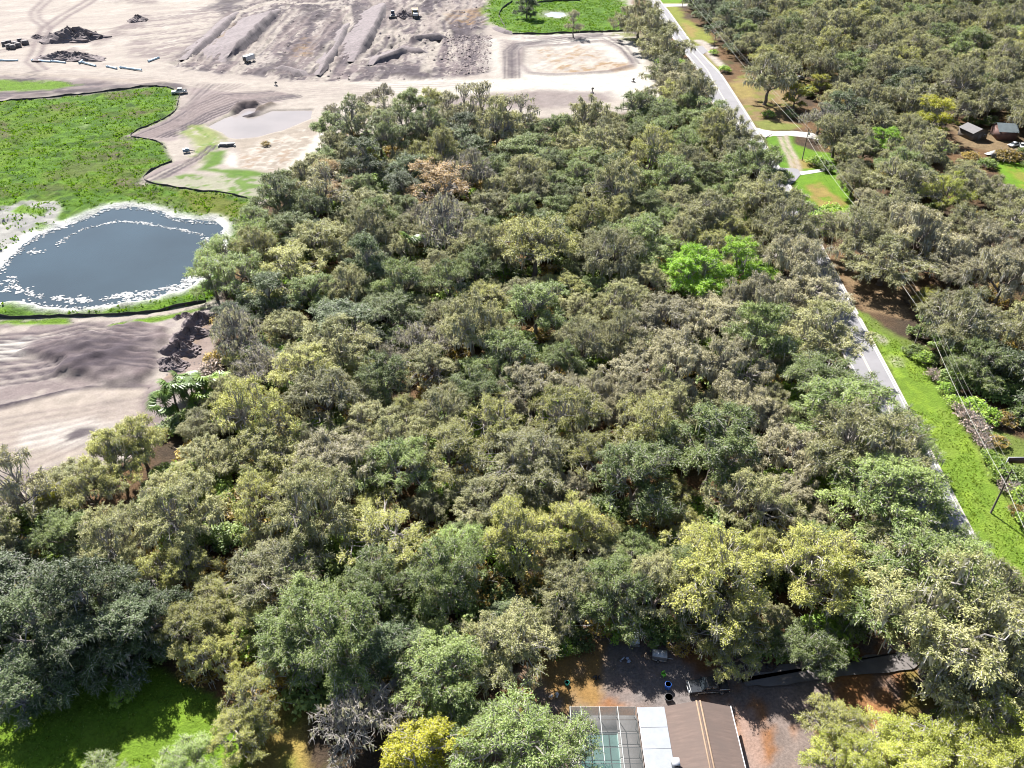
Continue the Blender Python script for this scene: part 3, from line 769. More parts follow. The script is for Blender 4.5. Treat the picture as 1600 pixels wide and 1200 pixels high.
flakes(b, [[(12, 432), (24, 446), (42, 454), (65, 462)], [(20, 386), (45, 390), (62, 392)], [(5, 452), (14, 446), (20, 440)]], 5.0, 0.8, 0.3, 1.0, -0.55)
flakes(b, [[(-5, 430), (10, 405), (32, 386), (60, 366), (98, 352), (142, 336), (168, 325), (205, 322), (245, 329), (270, 340), (305, 345), (338, 347)]], 2.6, 0.6, 0.3, 0.9, -0.52)
flakes(b, [[(345, 360), (340, 392), (325, 420), (295, 446), (240, 464), (180, 474), (112, 480), (68, 475), (25, 468)]], 3.0, 0.6, 0.3, 0.9, -0.52)
tag(b.build('pond_scum', M_SCUM), 'white dried scum drifted along the shore of the round pond', kind='stuff')
# ------------------------------------------------------------------ roads
def mat_asphalt(name, col, var=0.18):
    m, nt, bs, out = new_mat(name)
    a = ramp(nt, noise(nt, 0.22, 5, 0.7), 0.3, 0.7); c = ramp(nt, noise(nt, 6.0, 3, 0.7), 0.2, 0.8)
    k = mix_col(nt, a, tuple(x * (1 - var) for x in col), tuple(x * (1 + var) for x in col))
    k2 = mix_col(nt, c, tuple(x * 0.8 for x in col), tuple(x * 1.15 for x in col))
    nt.links.new(mix_col(nt, 0.4, k, k2), bs.inputs["Base Color"])
    bs.inputs["Roughness"].default_value = 0.9; bs.inputs["Specular IOR Level"].default_value = 0.2
    return m
M_ASPH = mat_asphalt("weathered_asphalt", (0.175, 0.17, 0.178))
M_LINE = mat_plain("road_paint_white", (0.38, 0.37, 0.355), 0.8, 0.2, 1.0)
M_LINEY = mat_plain("road_paint_faded_yellow", (0.40, 0.36, 0.27), 0.8, 0.2, 1.0)
M_SHLD = mat_plain("pale_shoulder_sand", (0.30, 0.275, 0.25), 0.95, 0.15, 1.2)
M_CONC = mat_plain("pale_concrete", (0.34, 0.325, 0.31), 0.9, 0.12, 1.0)

def resample(pw, step):
    pw = np.asarray(pw); seg = np.hypot(*(pw[1:] - pw[:-1]).T); cum = np.concatenate([[0], np.cumsum(seg)])
    t = np.arange(0, cum[-1], step)
    # smooth the surveyed corners a little
    q = np.stack([np.interp(t, cum, pw[:, 0]), np.interp(t, cum, pw[:, 1])], 1)
    for _ in range(6):
        q[1:-1] = 0.25 * q[:-2] + 0.5 * q[1:-1] + 0.25 * q[2:]
    return q
RE = resample(Gp([(1790, 1360), (1600, 993), (1510, 820), (1397, 600), (1336, 487), (1231, 286), (1192, 222), (1168, 181), (1141, 139), (1124, 113), (1108, 98), (1096, 85), (1083, 71), (1066, 48), (1046, 20), (1030, 0), (1012, -20)]), 3.0)
def normals(q):
    d = np.gradient(q, axis=0); d /= np.linalg.norm(d, axis=1, keepdims=True)
    return np.stack([-d[:, 1], d[:, 0]], 1)          # left of travel
RN = normals(RE)
def lw(q): return 7.2 + 3.2 * (sstep((q[:, 1] - 225) / 90) - sstep((q[:, 1] - 345) / 40))[:, None]      # the carriageway widens towards the bend
def ribbon(q, n, o0, o1, z, name, mat, kind='structure', i0=0, i1=None, parent=None):
    q, n = q[i0:i1], n[i0:i1]
    a, c = q + n * (o0(q) if callable(o0) else o0), q + n * (o1(q) if callable(o1) else o1)
    V = np.concatenate([np.c_[a, np.full(len(a), z)], np.c_[c, np.full(len(c), z)]]); m = len(a)
    i = np.arange(m - 1)
    b = MB(); b.quads(V, np.stack([i, i + m, i + m + 1, i + 1], -1)[:, ::-1])
    o = b.build(name, mat, parent)
    me = o.data
    if kind: o['kind'] = kind
    return o
ribbon(RE, RN, -0.6, 0.5, 0.06, 'road_shoulder', M_SHLD)
ribbon(RE, RN, lambda q: lw(q) - .6, lambda q: lw(q) + 0.4, 0.06, 'road_shoulder', M_SHLD)
ribbon(RE, RN, -0.15, lw, 0.12, 'road', M_ASPH)
ribbon(RE, RN, 0.05, 0.32, 0.135, 'road_edge_line', M_LINE)
ribbon(RE, RN, lambda q: lw(q) - .55, lambda q: lw(q) - .3, 0.135, 'road_edge_line', M_LINE)
ribbon(RE, RN, lambda q: lw(q) / 2 + .07, lambda q: lw(q) / 2 + .22, 0.135, 'road_centre_line', M_LINEY)
ribbon(RE, RN, lambda q: lw(q) / 2 - .22, lambda q: lw(q) / 2 - .07, 0.135, 'road_centre_line', M_LINEY)
sheet('driveway', [(1194, 216), (1182, 200), (1192, 203), (1215, 206), (1240, 205), (1270, 208), (1282, 214), (1278, 219), (1245, 214), (1225, 212), (1208, 213)], 0.10, mat_plain("white_driveway_sand", (0.33, 0.305, 0.28), 0.95, 0.15, 0.6), rag=0.8)
sheet('driveway_apron', [(1212, 262), (1230, 263), (1246, 264), (1252, 272), (1242, 284), (1232, 291), (1222, 280)], 0.11, M_ASPH)
sheet('driveway_strip', [(1249, 269), (1285, 264), (1290, 268), (1252, 274)], 0.115, M_CONC)
sheet('driveway_apron', [(1085, 72), (1098, 72), (1106, 80), (1097, 86)], 0.10, M_ASPH)
sheet('side_road', [(1028, 6), (1075, 6), (1075, 10), (1028, 11)], 0.10, M_SHLD)
sheet('yard_drive_road', [(1150, 1062), (1180, 1050), (1250, 1040), (1330, 1034), (1420, 1018), (1500, 1006), (1620, 1000), (1620, 1034), (1500, 1035), (1400, 1046), (1300, 1062), (1230, 1068), (1165, 1075)], 0.25, mat_asphalt("grey_gravel_drive", (0.125, 0.113, 0.108), 0.35), rag=0.9)

# ------------------------------------------------------------------ trees
def unit(v): return v / np.maximum(np.linalg.norm(v, axis=-1, keepdims=True), 1e-9)

def leaf_cloud(b, cen, rad, n, size, rng, tint0, flat=0.62, up=0.7, low=-0.35, aspect=0.55):
    """n leaf sprays around one clump centre"""
    d = unit(rng.normal(size=(n * 2, 3))); d = d[d[:, 2] > low][:n]; n = len(d)
    rr = rad * (0.25 + 0.95 * rng.random(n) ** 0.8)
    c = cen + d * rr[:, None] * np.array([1, 1, flat])
    nrm = unit(d * 0.35 + np.array([0, 0, up]) + rng.normal(size=(n, 3)) * 0.4)
    a = unit(np.cross(nrm, rng.normal(size=(n, 3)))); e = np.cross(nrm, a)
    s = size * (0.6 + 0.8 * rng.random(n))[:, None]
    v = np.stack([c - a * s, c + e * s * aspect + nrm * s * 0.12, c + a * s, c - e * s * aspect + nrm * s * 0.12], 1).reshape(-1, 3)
    q = np.arange(4 * n).reshape(-1, 4)
    b.quads(v, q, np.clip(tint0 + rng.normal(size=n) * 0.24, 0, 1))

def leaf_sprays(b, wood, cen, rad, n, size, rng, tint0, out, ntw=9, aspect=0.36):
    """twigs raying out from a clump, each feathered with small leaves"""
    d = unit(rng.normal(size=(ntw, 3)) * np.array([1, 1, 0.7]) + out * 0.55 + np.array([0, 0, 0.30]))
    L = rad * (0.9 + 0.9 * rng.random(ntw))
    for i in range(ntw):
        t3 = np.array([0, .55, 1.0])[:, None]
        pth = cen + d[i] * L[i] * t3 - np.array([0, 0, 1]) * L[i] * 0.22 * t3 ** 2
        wood.tube(pth, np.array([0.040, 0.028, 0.010]), 3, cap=False, tint=0.9)
    k = rng.integers(0, ntw, n); t = rng.random(n) ** 0.7
    c = cen + d[k] * (L[k] * t)[:, None]; c[:, 2] -= L[k] * 0.22 * t ** 2
    c += rng.normal(size=(n, 3)) * (0.13 * rad + 0.05) * np.array([1, 1, 0.7])
    nrm = unit(np.array([0, 0, 0.8]) + d[k] * 0.25 + rng.normal(size=(n, 3)) * 0.42)
    a = unit(d[k] + rng.normal(size=(n, 3)) * 0.7); a = unit(a - nrm * (a * nrm).sum(1, keepdims=True)); e = np.cross(nrm, a)
    s = size * (0.6 + 0.8 * rng.random(n))[:, None]
    v = np.stack([c - a * s, c + e * s * aspect + nrm * s * 0.1, c + a * s, c - e * s * aspect + nrm * s * 0.1], 1).reshape(-1, 3)
    tt = np.clip(tint0 + (rng.normal(size=ntw) * 0.16)[k] + (t - 0.5) * 0.2 + rng.normal(size=n) * 0.18, 0, 1)
    b.quads(v, np.arange(4 * n).reshape(-1, 4), tt)

def moss_strips(b, cen, rad, n, rng, lmin, lmax, flat=0.62):
    th = rng.random(n) * 6.283; r = rad * (0.25 + 0.8 * rng.random(n))
    x = cen[0] + r * np.cos(th); y = cen[1] + r * np.sin(th); z = cen[2] + rad * flat * (0.75 - 0.95 * (r / rad) ** 2) + rng.normal(size=n) * 0.15
    L = lmin + (lmax - lmin) * rng.random(n) ** 1.6; w = 0.06 + 0.11 * rng.random(n)
    ph = rng.random(n) * 3.14; ax = np.cos(ph) * w; ay = np.sin(ph) * w
    sway = rng.normal(size=(n, 2)) * 0.12
    v = np.stack([np.c_[x - ax, y - ay, z], np.c_[x + ax, y + ay, z], np.c_[x + ax * .35 + sway[:, 0], y + ay * .35 + sway[:, 1], z - L], np.c_[x - ax * .35 + sway[:, 0], y - ay * .35 + sway[:, 1], z - L]], 1).reshape(-1, 3)
    b.quads(v, np.arange(4 * n).reshape(-1, 4), np.clip(0.5 + rng.normal(size=n) * 0.25, 0, 1))

def curve(p0, p1, rng, sag=0.0, k=5, wob=0.12):
    t = np.linspace(0, 1, k)[:, None]
    L = np.linalg.norm(p1 - p0)
    off = rng.normal(size=(k, 3)) * L * wob * (t * (1 - t) * 2)
    p = p0 * (1 - t) + p1 * t + off
    p[:, 2] += (sag * L * (t * (1 - t)) * 2)[:, 0]
    return p

def make_tree(seed, R, H, fork, n_clump, leaves, leaf_size, crad=(0.95, 1.6), moss=0, mlen=(0.5, 1.7), twigs=2, dome=0.5, skip=0.14, trunk_r=0.38, tint=(0.25, 0.7), flat=0.62, lean=0.0, limbs=5, thin=1.0, spray=0.7):
    """trunk + crown (+ hanging moss) of a tree whose foot is at the origin"""
    rng = np.random.default_rng(seed)
    lob_a = rng.random(7) * 6.283; lob = 0.10 + 0.16 * rng.random(7)
    def rmax(az):
        return R * (0.86 + sum(l * np.cos((k + 2) * az + a) * 0.45 for k, (l, a) in enumerate(zip(lob, lob_a))))
    # boughs: big lumps of the crown, each carrying its own clumps, with gaps between them
    nl = int(rng.integers(9, 13)); lobes = []; dmin = R * 0.58; tries = 0
    while len(lobes) < nl and tries < 3000:
        tries += 1
        az = rng.random() * 6.283; u = math.sqrt(rng.random())
        r = rmax(az) * u * 0.86
        zt = fork + (H - fork) * (1 - dome * u ** 2.0) - (H - fork) * (0.12 + 0.22 * rng.random())
        c = np.array([r * math.cos(az) + lean * zt * 0.25, r * math.sin(az), zt])
        if all(np.linalg.norm((c - o) * np.array([1, 1, 0.6])) > dmin for o in lobes): lobes.append(c)
        if tries % 300 == 0: dmin *= 0.9
    cl = []; LT = []
    per = n_clump * 1.75 / len(lobes)
    for c in lobes:
        lr = R * (0.27 + 0.16 * rng.random()); lt = rng.normal() * 0.16
        got = []
        m = int(per * (0.6 + 0.8 * rng.random()) * (lr / (R * .35)) ** 2)
        for _ in range(m * 6):
            if len(got) >= m: break
            d = unit(rng.normal(size=3))
            if d[2] < -0.25: continue
            p = c + d * lr * (0.55 + 0.6 * rng.random()) * np.array([1.12, 1.12, 0.62])
            if all(np.linalg.norm(p - o) > lr * 0.33 for o in got): got.append(p); LT.append(lt)
        cl += got
    kp = [i for i in range(len(cl)) if rng.random() > skip]
    cl = [cl[i] for i in kp]; LT = [LT[i] for i in kp]
    C = np.array(cl)
    # limbs: cluster the clumps by direction
    k = limbs
    az = np.arctan2(C[:, 1], C[:, 0]); rad = np.hypot(C[:, 0], C[:, 1])
    cen = C[rng.choice(len(C), k, replace=False)]
    for _ in range(6):
        lab = np.argmin(((C[:, None] - cen[None]) ** 2).sum(-1), 1)
        cen = np.array([C[lab == i].mean(0) if (lab == i).any() else cen[i] for i in range(k)])
    wood = MB()
    top = np.array([lean * fork * 0.4, 0, fork]) + np.r_[rng.normal(size=2) * 0.25, 0]
    tp = curve(np.array([0, 0, -0.4]), top, rng, 0, 6, 0.05)
    tr = trunk_r * (1.25 - 0.5 * np.linspace(0, 1, 6)); tr[0] *= 1.35
    wood.tube(tp, tr, 8)
    for i in range(k):
        mem = C[lab == i]
        if not len(mem): continue
        end = cen[i] * np.array([0.8, 0.8, 1]) - np.array([0, 0, 0.9])
        lp = curve(top, end, rng, 0.10, 7, 0.10)
        wood.tube(lp, trunk_r * np.linspace(0.62, 0.22, 7) * thin, 6, cap=False)
        for c in mem:
            j = rng.integers(3, 7)
            bp = curve(lp[j], c, rng, 0.12, 5, 0.14)
            wood.tube(bp, trunk_r * np.linspace(0.26, 0.09, 5) * thin + 0.016, 4, cap=False, tint=0.72)
    crown = MB(); tw = wood
    mossb = MB()
    for c, lt in zip(C, LT):
        rc = (crad[0] + (crad[1] - crad[0]) * rng.random() ** 1.4) * 0.64
        t0 = tint[0] + (tint[1] - tint[0]) * rng.random() + lt
        if leaves:
            nn = leaves * (0.6 + 0.8 * rng.random()) * (rc / 0.9) ** 2
            o3 = unit(np.array([c[0], c[1], (c[2] - fork) * 0.5]))
            if spray < 1: leaf_cloud(crown, c, rc, int(nn * (1 - spray) * 1.1), leaf_size * 0.82, rng, t0, flat, aspect=0.45)
            leaf_sprays(crown, tw, c, rc * 1.12, int(nn * spray * 1.35), leaf_size * 0.80, rng, t0, o3, int(7 + 5 * rng.random()))
        for _ in range(twigs):
            d = unit(rng.normal(size=3) + np.array([0, 0, 0.35]))
            p1 = c + d * rc * (0.75 + 0.45 * rng.random()) * np.array([1, 1, 0.8])
            tw.tube(curve(c, p1, rng, 0, 3, 0.2), np.array([0.05, 0.036, 0.016]) , 3, cap=False, tint=0.9)
        if moss:
            moss_strips(mossb, c, rc, int(moss * 0.62 * (0.4 + 1.2 * rng.random())), rng, mlen[0], mlen[1], flat)
    return wood, crown, (mossb if moss else None)

M_BARK = None
def mat_bark(name, dark, pale):
    m, nt, bs, out = new_mat(name)
    at = nt.nodes.new("ShaderNodeAttribute"); at.attribute_name = 'tint'
    f = ramp(nt, noise(nt, 1.3, 4, 0.65), 0.3, 0.7)
    c = mix_col(nt, f, dark, tuple(x * 1.7 for x in dark))
    k = ramp(nt, at.outputs["Fac"], 0.5, 0.9)
    nt.links.new(mix_col(nt, k, c, pale), bs.inputs["Base Color"])
    bs.inputs["Roughness"].default_value = 0.9; bs.inputs["Specular IOR Level"].default_value = 0.2
    return m
M_BARK = mat_bark("oak_bark", (0.11, 0.092, 0.08), (0.38, 0.355, 0.33))
M_BARKP = mat_bark("pale_bark", (0.12, 0.105, 0.095), (0.25, 0.23, 0.21))
M_MOSS = mat_leaf("hanging_moss", (0.27, 0.26, 0.225), (0.46, 0.44, 0.40), 0.2, 0.9, 0.1, 0.2)

KIND = {  # name, label look, leaf colours, variants
 'A': ('mossy_oak', 'grey-green moss-hung oak', mat_leaf("grey_green_leaf", (0.140, 0.150, 0.052), (0.320, 0.310, 0.14)), [dict(spray=0.85, R=6.3, H=12.5, fork=3.4, n_clump=62, leaves=270, leaf_size=0.155, moss=26)] * 5),
 'M': ('tan_oak', 'tan moss-draped oak', mat_leaf("tan_green_leaf", (0.2, 0.185, 0.1), (0.38, 0.345, 0.22)), [dict(spray=0.88, R=6.6, H=12.5, fork=3.2, n_clump=60, leaves=216, leaf_size=0.155, moss=60, mlen=(0.4, 2.0), twigs=2)] * 3),
 'B': ('yellow_oak', 'olive-yellow oak in fresh leaf', mat_leaf("yellow_oak_leaf", (0.185, 0.2, 0.04), (0.385, 0.375, 0.105)), [dict(spray=0.8, R=6.2, H=13.0, fork=3.6, n_clump=56, leaves=270, leaf_size=0.148, crad=(0.9, 1.7), moss=22, skip=0.14, twigs=2)] * 4),
 'C': ('green_oak', 'mid-green leafy oak', mat_leaf("green_oak_leaf", (0.082, 0.122, 0.03), (0.215, 0.265, 0.08)), [dict(spray=0.62, R=6.0, H=12.5, fork=3.2, n_clump=64, leaves=306, leaf_size=0.155, moss=9)] * 4),
 'D': ('evergreen_tree', 'dark green evergreen', mat_leaf("evergreen_leaf", (0.042, 0.068, 0.025), (0.115, 0.15, 0.058), 0.18), [dict(spray=0.5, R=5.0, H=12.0, fork=2.4, n_clump=64, leaves=288, leaf_size=0.163, moss=4, dome=0.75)] * 3),
 'E': ('lime_green_tree', 'lime green round-crowned tree', mat_leaf("lime_leaf", (0.15, 0.31, 0.015), (0.3, 0.47, 0.035), 0.35, var=0.12), [dict(spray=0.4, R=6.4, H=12.5, fork=3.0, n_clump=80, leaves=360, leaf_size=0.163, crad=(0.9, 1.5), twigs=2, tint=(0.2, 0.8), dome=0.6)] * 2),
 'F': ('bare_tree', 'bare grey leafless tree', mat_leaf("dry_leaf", (0.339, 0.302, 0.242), (0.460, 0.400, 0.326)), [dict(R=5.0, H=11.0, fork=2.6, n_clump=60, leaves=8, leaf_size=0.133, moss=12, twigs=2, skip=0.05)] * 2),
 'G': ('mustard_tree', 'bright mustard-yellow tree', mat_leaf("mustard_leaf", (0.235, 0.245, 0.015), (0.430, 0.410, 0.040), 0.35, var=0.12), [dict(spray=0.4, R=5.2, H=11.5, fork=2.4, n_clump=66, leaves=342, leaf_size=0.155, crad=(0.8, 1.4), twigs=2, dome=0.7)] * 2),
 'I': ('rusty_tree', 'rusty orange-leaved tree', mat_leaf("rusty_leaf", (0.25, 0.165, 0.07), (0.38, 0.26, 0.12)), [dict(spray=0.7, R=4.4, H=9.5, fork=2.2, n_clump=46, leaves=216, leaf_size=0.148, twigs=2)]),
 'J': ('tall_open_tree', 'tall thin open-crowned tree', mat_leaf("thin_green_leaf", (0.17, 0.175, 0.06), (0.33, 0.3, 0.13)), [dict(spray=0.9, R=4.4, H=16.0, fork=4.5, n_clump=62, leaves=95, leaf_size=0.163, crad=(0.6, 1.15), moss=8, twigs=2, dome=0.85, trunk_r=0.28, skip=0.2)] * 2),
 'T': ('tall_oak', 'tall dark-limbed oak with high crown', mat_leaf("tall_oak_leaf", (0.08, 0.115, 0.035), (0.21, 0.245, 0.09)), [dict(spray=0.72, R=6.2, H=18.0, fork=7.0, n_clump=54, leaves=230, leaf_size=0.165, crad=(0.9, 1.5), moss=8, twigs=2, dome=0.6, trunk_r=0.4)] * 2),
 'K': ('fresh_green_tree', 'fresh pale-green feathery tree', mat_leaf("fresh_leaf", (0.150, 0.215, 0.055), (0.300, 0.370, 0.130), 0.35), [dict(spray=0.72, R=5.6, H=10.5, fork=2.6, n_clump=58, leaves=216, leaf_size=0.148, crad=(0.9, 1.7), moss=6, twigs=2, skip=0.15)] * 2),
 'Y': ('golden_green_tree', 'golden-green dense-crowned tree', mat_leaf("golden_leaf", (0.235, 0.270, 0.040), (0.430, 0.440, 0.100), 0.35, var=0.12), [dict(spray=0.5, R=6.2, H=11.5, fork=2.6, n_clump=74, leaves=342, leaf_size=0.141, crad=(0.9, 1.5), moss=4, twigs=2)] * 2),
}
VAR = {}
sd = 100
for kk, (nm, look, lm, vs) in KIND.items():
    out_ = []
    for v in vs:
        sd += 1
        rr = np.random.default_rng(sd)
        v = dict(v); v['R'] *= 0.92 + 0.16 * rr.random(); v['H'] *= 0.93 + 0.14 * rr.random()
        wd, cr, ms = make_tree(sd, limbs=int(rr.integers(4, 7)), **v)
        mw = wd.mesh('trunk', tint=True); mw.materials.append(M_BARKP if kk == 'F' else M_BARK)
        mc = cr.mesh('crown', tint=True); mc.materials.append(lm)
        mm = None
        if ms is not None:
            mm = ms.mesh('moss', tint=True); mm.materials.append(M_MOSS)
        out_.append((v['R'], v['H'], mw, mc, mm))
    VAR[kk] = out_

# crowns seen one by one: photo place of the crown, kind, crown radius (m)
FEATURE = [
 (1088, 414, 'E', 8.0), (1152, 408, 'E', 7.2), (1190, 432, 'E', 4.2), (1388, 214, 'E', 5.5), (1460, 232, 'E', 4.2), (1352, 232, 'K', 4.0),
 (1464, 166, 'G', 8.0), (1284, 122, 'G', 5.0), (1246, 143, 'G', 4.6), (1192, 306, 'G', 3.2), (1452, 458, 'G', 2.6), (668, 1160, 'G', 5.6), (1480, 300, 'Y', 6.5),
 (1396, 1172, 'Y', 6.2), (1490, 1165, 'Y', 6.6), (1578, 1158, 'Y', 6.2), (1335, 1185, 'Y', 4.6), (1440, 1215, 'Y', 6.0), (1540, 1225, 'Y', 6.0), (1640, 1190, 'Y', 6.5),
 (1318, 1128, 'B', 3.6),
 (235, 885, 'B', 4.4), (285, 880, 'B', 3.6), (335, 915, 'B', 4.0), (290, 975, 'B', 4.2), (325, 955, 'B', 3.6), (330, 1025, 'B', 3.2), (444, 388, 'B', 9.0), (838, 358, 'B', 9.5), (418, 690, 'B', 6.0), (1135, 892, 'B', 7.0), (1095, 850, 'B', 6.2), (1150, 960, 'B', 5.0), (1150, 1012, 'B', 3.4), (1150, 978, 'B', 3.4),
 (388, 1080, 'B', 4.0), (365, 1135, 'B', 3.8), (400, 770, 'B', 5.5), (700, 690, 'B', 6.5), (900, 640, 'B', 7.0), (930, 690, 'B', 6.5), (770, 640, 'B', 6.5),
 (345, 385, 'K', 6.0), (372, 418, 'K', 6.5), (330, 430, 'K', 5.0), (398, 370, 'K', 5.0), (290, 1190, 'K', 3.6), (150, 1225, 'K', 3.6),
 (85, 775, 'G', 3.2), (95, 830, 'C', 4.2), (720, 860, 'K', 4.6), (700, 900, 'C', 5.5), (1408, 668, 'K', 5.2), (1420, 715, 'K', 5.0),
 (560, 1108, 'F', 5.2), (1285, 172, 'F', 6.5), (368, 520, 'F', 5.5), (402, 560, 'F', 6.0), (1562, 1025, 'F', 4.5), (598, 142, 'F', 4.0), (572, 150, 'F', 3.5), (1500, 1030, 'F', 3.5), (1040, 480, 'M', 8.0), (1120, 480, 'M', 8.0), (1180, 470, 'M', 7.0), (1060, 560, 'M', 7.5), (1150, 560, 'M', 7.5), (1235, 690, 'M', 6.5), (1000, 570, 'M', 7.0),
 (1560, 360, 'M', 8.0), (1500, 400, 'M', 7.5), (1570, 430, 'M', 7.5),
 (1205, 105, 'A', 10.5), (1395, 370, 'A', 9.5), (1345, 345, 'A', 8.0), (1310, 205, 'A', 6.5), (1340, 212, 'A', 6.5), (1375, 170, 'A', 8.0),
 (1000, 10, 'A', 11.0), (1022, 34, 'A', 10.0), (1040, 60, 'A', 10.5), (1054, 90, 'A', 10.0), (1070, 118, 'M', 9.0), (1034, 106, 'K', 5.0), (1084, 142, 'A', 8.5), (1108, 166, 'C', 8.0), (1136, 192, 'A', 8.5), (1160, 226, 'A', 8.5), (1182, 258, 'C', 8.5), (1200, 300, 'A', 8.5),
 (1075, 165, 'C', 5.5), (1120, 215, 'B', 6.0), (900, 912, 'A', 5.6), (965, 916, 'C', 5.4), (1030, 912, 'A', 5.6), (1085, 908, 'C', 5.2), (1515, 885, 'K', 6.8), (1555, 950, 'A', 7.5), (1600, 1010, 'A', 7.5), (1478, 838, 'C', 6.0),
 (897, 22, 'J', 4.4), (824, 2, 'D', 5.6), (1036, 128, 'J', 3.0), (725, 138, 'J', 6.6), (750, 136, 'J', 6.2), (790, 142, 'J', 6.8), (815, 148, 'J', 6.6), (700, 148, 'J', 5.6), (670, 150, 'B', 5.0), (640, 165, 'C', 6.0), (548, 196, 'T', 6.0), (590, 190, 'T', 7.0), (628, 190, 'T', 6.6), (668, 198, 'T', 6.0), (610, 215, 'T', 5.6), (518, 165, 'F', 3.2),
 (515, 268, 'I', 4.2), (522, 290, 'I', 3.8), (578, 242, 'G', 3.6), (490, 250, 'A', 6.0), (470, 275, 'A', 5.5), (520, 215, 'A', 5.0),
 (820, 1165, 'K', 6.2), (790, 1010, 'A', 5.6), (860, 1185, 'K', 5.2), (760, 1140, 'C', 4.6), (480, 960, 'C', 6.0), (530, 1000, 'C', 6.0), (450, 1010, 'K', 4.6), (600, 1000, 'D', 5.0), (60, 960, 'D', 6.0), (130, 930, 'D', 6.0), (180, 980, 'D', 5.6), (100, 1010, 'D', 5.2), (30, 1040, 'D', 5.0), (210, 940, 'D', 5.0),
 (1228, 345, 'A', 7.6), (1245, 395, 'M', 8.2), (1265, 440, 'M', 8.2), (1285, 500, 'A', 8.2), (1300, 560, 'C', 8.4), (1325, 622, 'C', 8.6), (1352, 690, 'A', 8.6), (1392, 762, 'C', 8.6), (1424, 830, 'A', 8.4), (1455, 890, 'C', 9.0), (1492, 960, 'A', 9.5), (1545, 1040, 'A', 8.0),
 (1510, 258, 'A', 5.0),
 (140, 760, 'B', 4.6), (90, 740, 'A', 5.0), (20, 745, 'J', 4.5), (180, 710, 'B', 5.0), (215, 690, 'B', 4.5), (320, 700, 'A', 5.5),
]
WOOD = Gp([(515, 190), (560, 178), (640, 165), (750, 160), (830, 170), (850, 192), (905, 182), (960, 168), (1000, 158), (1060, 120), (1105, 150), (1140, 190), (1172, 235), (1210, 300), (1232, 370), (1262, 430), (1285, 500), (1308, 560),
           (1345, 640), (1395, 730), (1440, 800), (1480, 880), (1500, 930), (1460, 965), (1400, 985), (1300, 1000), (1200, 1000), (1110, 965), (1050, 940), (880, 955), (800, 1000), (760, 1080), (690, 1110), (600, 1100),
           (520, 1060), (440, 1040), (330, 1030), (240, 985), (120, 1010), (0, 1030), (-200, 1030), (-240, 860), (-100, 800), (0, 760), (90, 745), (180, 715), (270, 690), (300, 650), (345, 600), (350, 540), (345, 490), (370, 440), (360, 400), (385, 330), (440, 285), (490, 255)], 7.5)
EAST = Gp([(1075, 2), (1092, 28), (1130, 46), (1150, 66), (1170, 90), (1230, 100), (1300, 150), (1295, 200), (1330, 235), (1340, 290), (1350, 330), (1330, 380), (1360, 400), (1450, 440), (1440, 480), (1470, 530), (1500, 560), (1560, 570), (1680, 620), (1960, 640), (1960, 330), (1650, 330),
           (1580, 305), (1545, 260), (1560, 235), (1640, 240), (1800, 230), (1700, 170), (1560, 190), (1480, 190), (1430, 190), (1560, 175), (2000, 160), (1900, -55), (1200, -55), (1090, -45)], 7.5)
FAR = Gp([(960, -30), (1040, -22), (1100, -40), (1180, -75), (700, -75), (760, -40)], 7.5)
ZMIX = [(600, 230, 'C35A30D10J10I4B6'), (800, 230, 'C50A40D10'), (1000, 200, 'C40A30B20K6'), (450, 350, 'C50D30B15'), (650, 350, 'A60C25F8B7'), (850, 350, 'B35A40C25'), (1050, 330, 'A60C40'), (1200, 350, 'A40B40C20'), (450, 500, 'D30A40C30'),
        (650, 500, 'A50C40F6D6'), (850, 500, 'A60C40'), (1050, 520, 'M55A45'), (1200, 520, 'M40C30B20A10'), (1000, 620, 'M45B30A25'), (1150, 620, 'A50C30M20'), (1300, 620, 'C55A35K10'), (400, 650, 'A50B32F8M10'), (600, 650, 'A40B40M20'), (800, 680, 'B50A35C10M8'),
        (950, 700, 'B50A25M20C8'), (1100, 720, 'A40C30B30'), (1300, 720, 'M40A30C30'), (1400, 750, 'C50A40K10'), (200, 800, 'A50C30D8B12'), (100, 850, 'A40D35F10C15'), (400, 800, 'B38A40D16C8'), (600, 800, 'A50B32C18'), (800, 850, 'A40C30B30'), (1000, 850, 'A32B32C32'),
        (1200, 850, 'A40C35B25'), (1400, 870, 'C45A50'), (100, 950, 'D70C30'), (300, 950, 'B30D40C30'), (500, 950, 'C75A25'), (700, 950, 'C50A45'), (900, 930, 'C50A30D15'), (1150, 930, 'B45C35A20'), (1350, 950, 'C50A45'), (1200, 80, 'A50B25C20'), (1400, 60, 'A68C20B8K4'),
        (1550, 100, 'A68C22B5K5'), (1400, 160, 'A50D40'), (1350, 330, 'A60M20C15'), (1500, 350, 'A65C20M15'), (1550, 450, 'M40A35B20'), (1450, 550, 'C50M25A25'), (1560, 540, 'D60C30A10'), (1300, 0, 'A60C20B10D10'), (1100, 20, 'A40D40')]
def parse(s):
    out = []; i = 0
    while i < len(s):
        j = i + 1
        while j < len(s) and s[j].isdigit(): j += 1
        out.append((s[i], int(s[i + 1:j]))); i = j
    return out
ZM = [(x, y, parse(s)) for x, y, s in ZMIX]
def pick_kind(px, py):
    sc = 1.0 if py > 250 else 0.6
    z = sorted(ZM, key=lambda z: ((z[0] - px) + RND.gauss(0, 55) * sc) ** 2 + ((z[1] - py) * 1.2 + RND.gauss(0, 45) * sc) ** 2)[0]
    ks = z[2]; t = RND.random() * sum(k[1] for k in ks)
    for k, wgt in ks:
        t -= wgt
        if t <= 0: return k
    return ks[0][0]

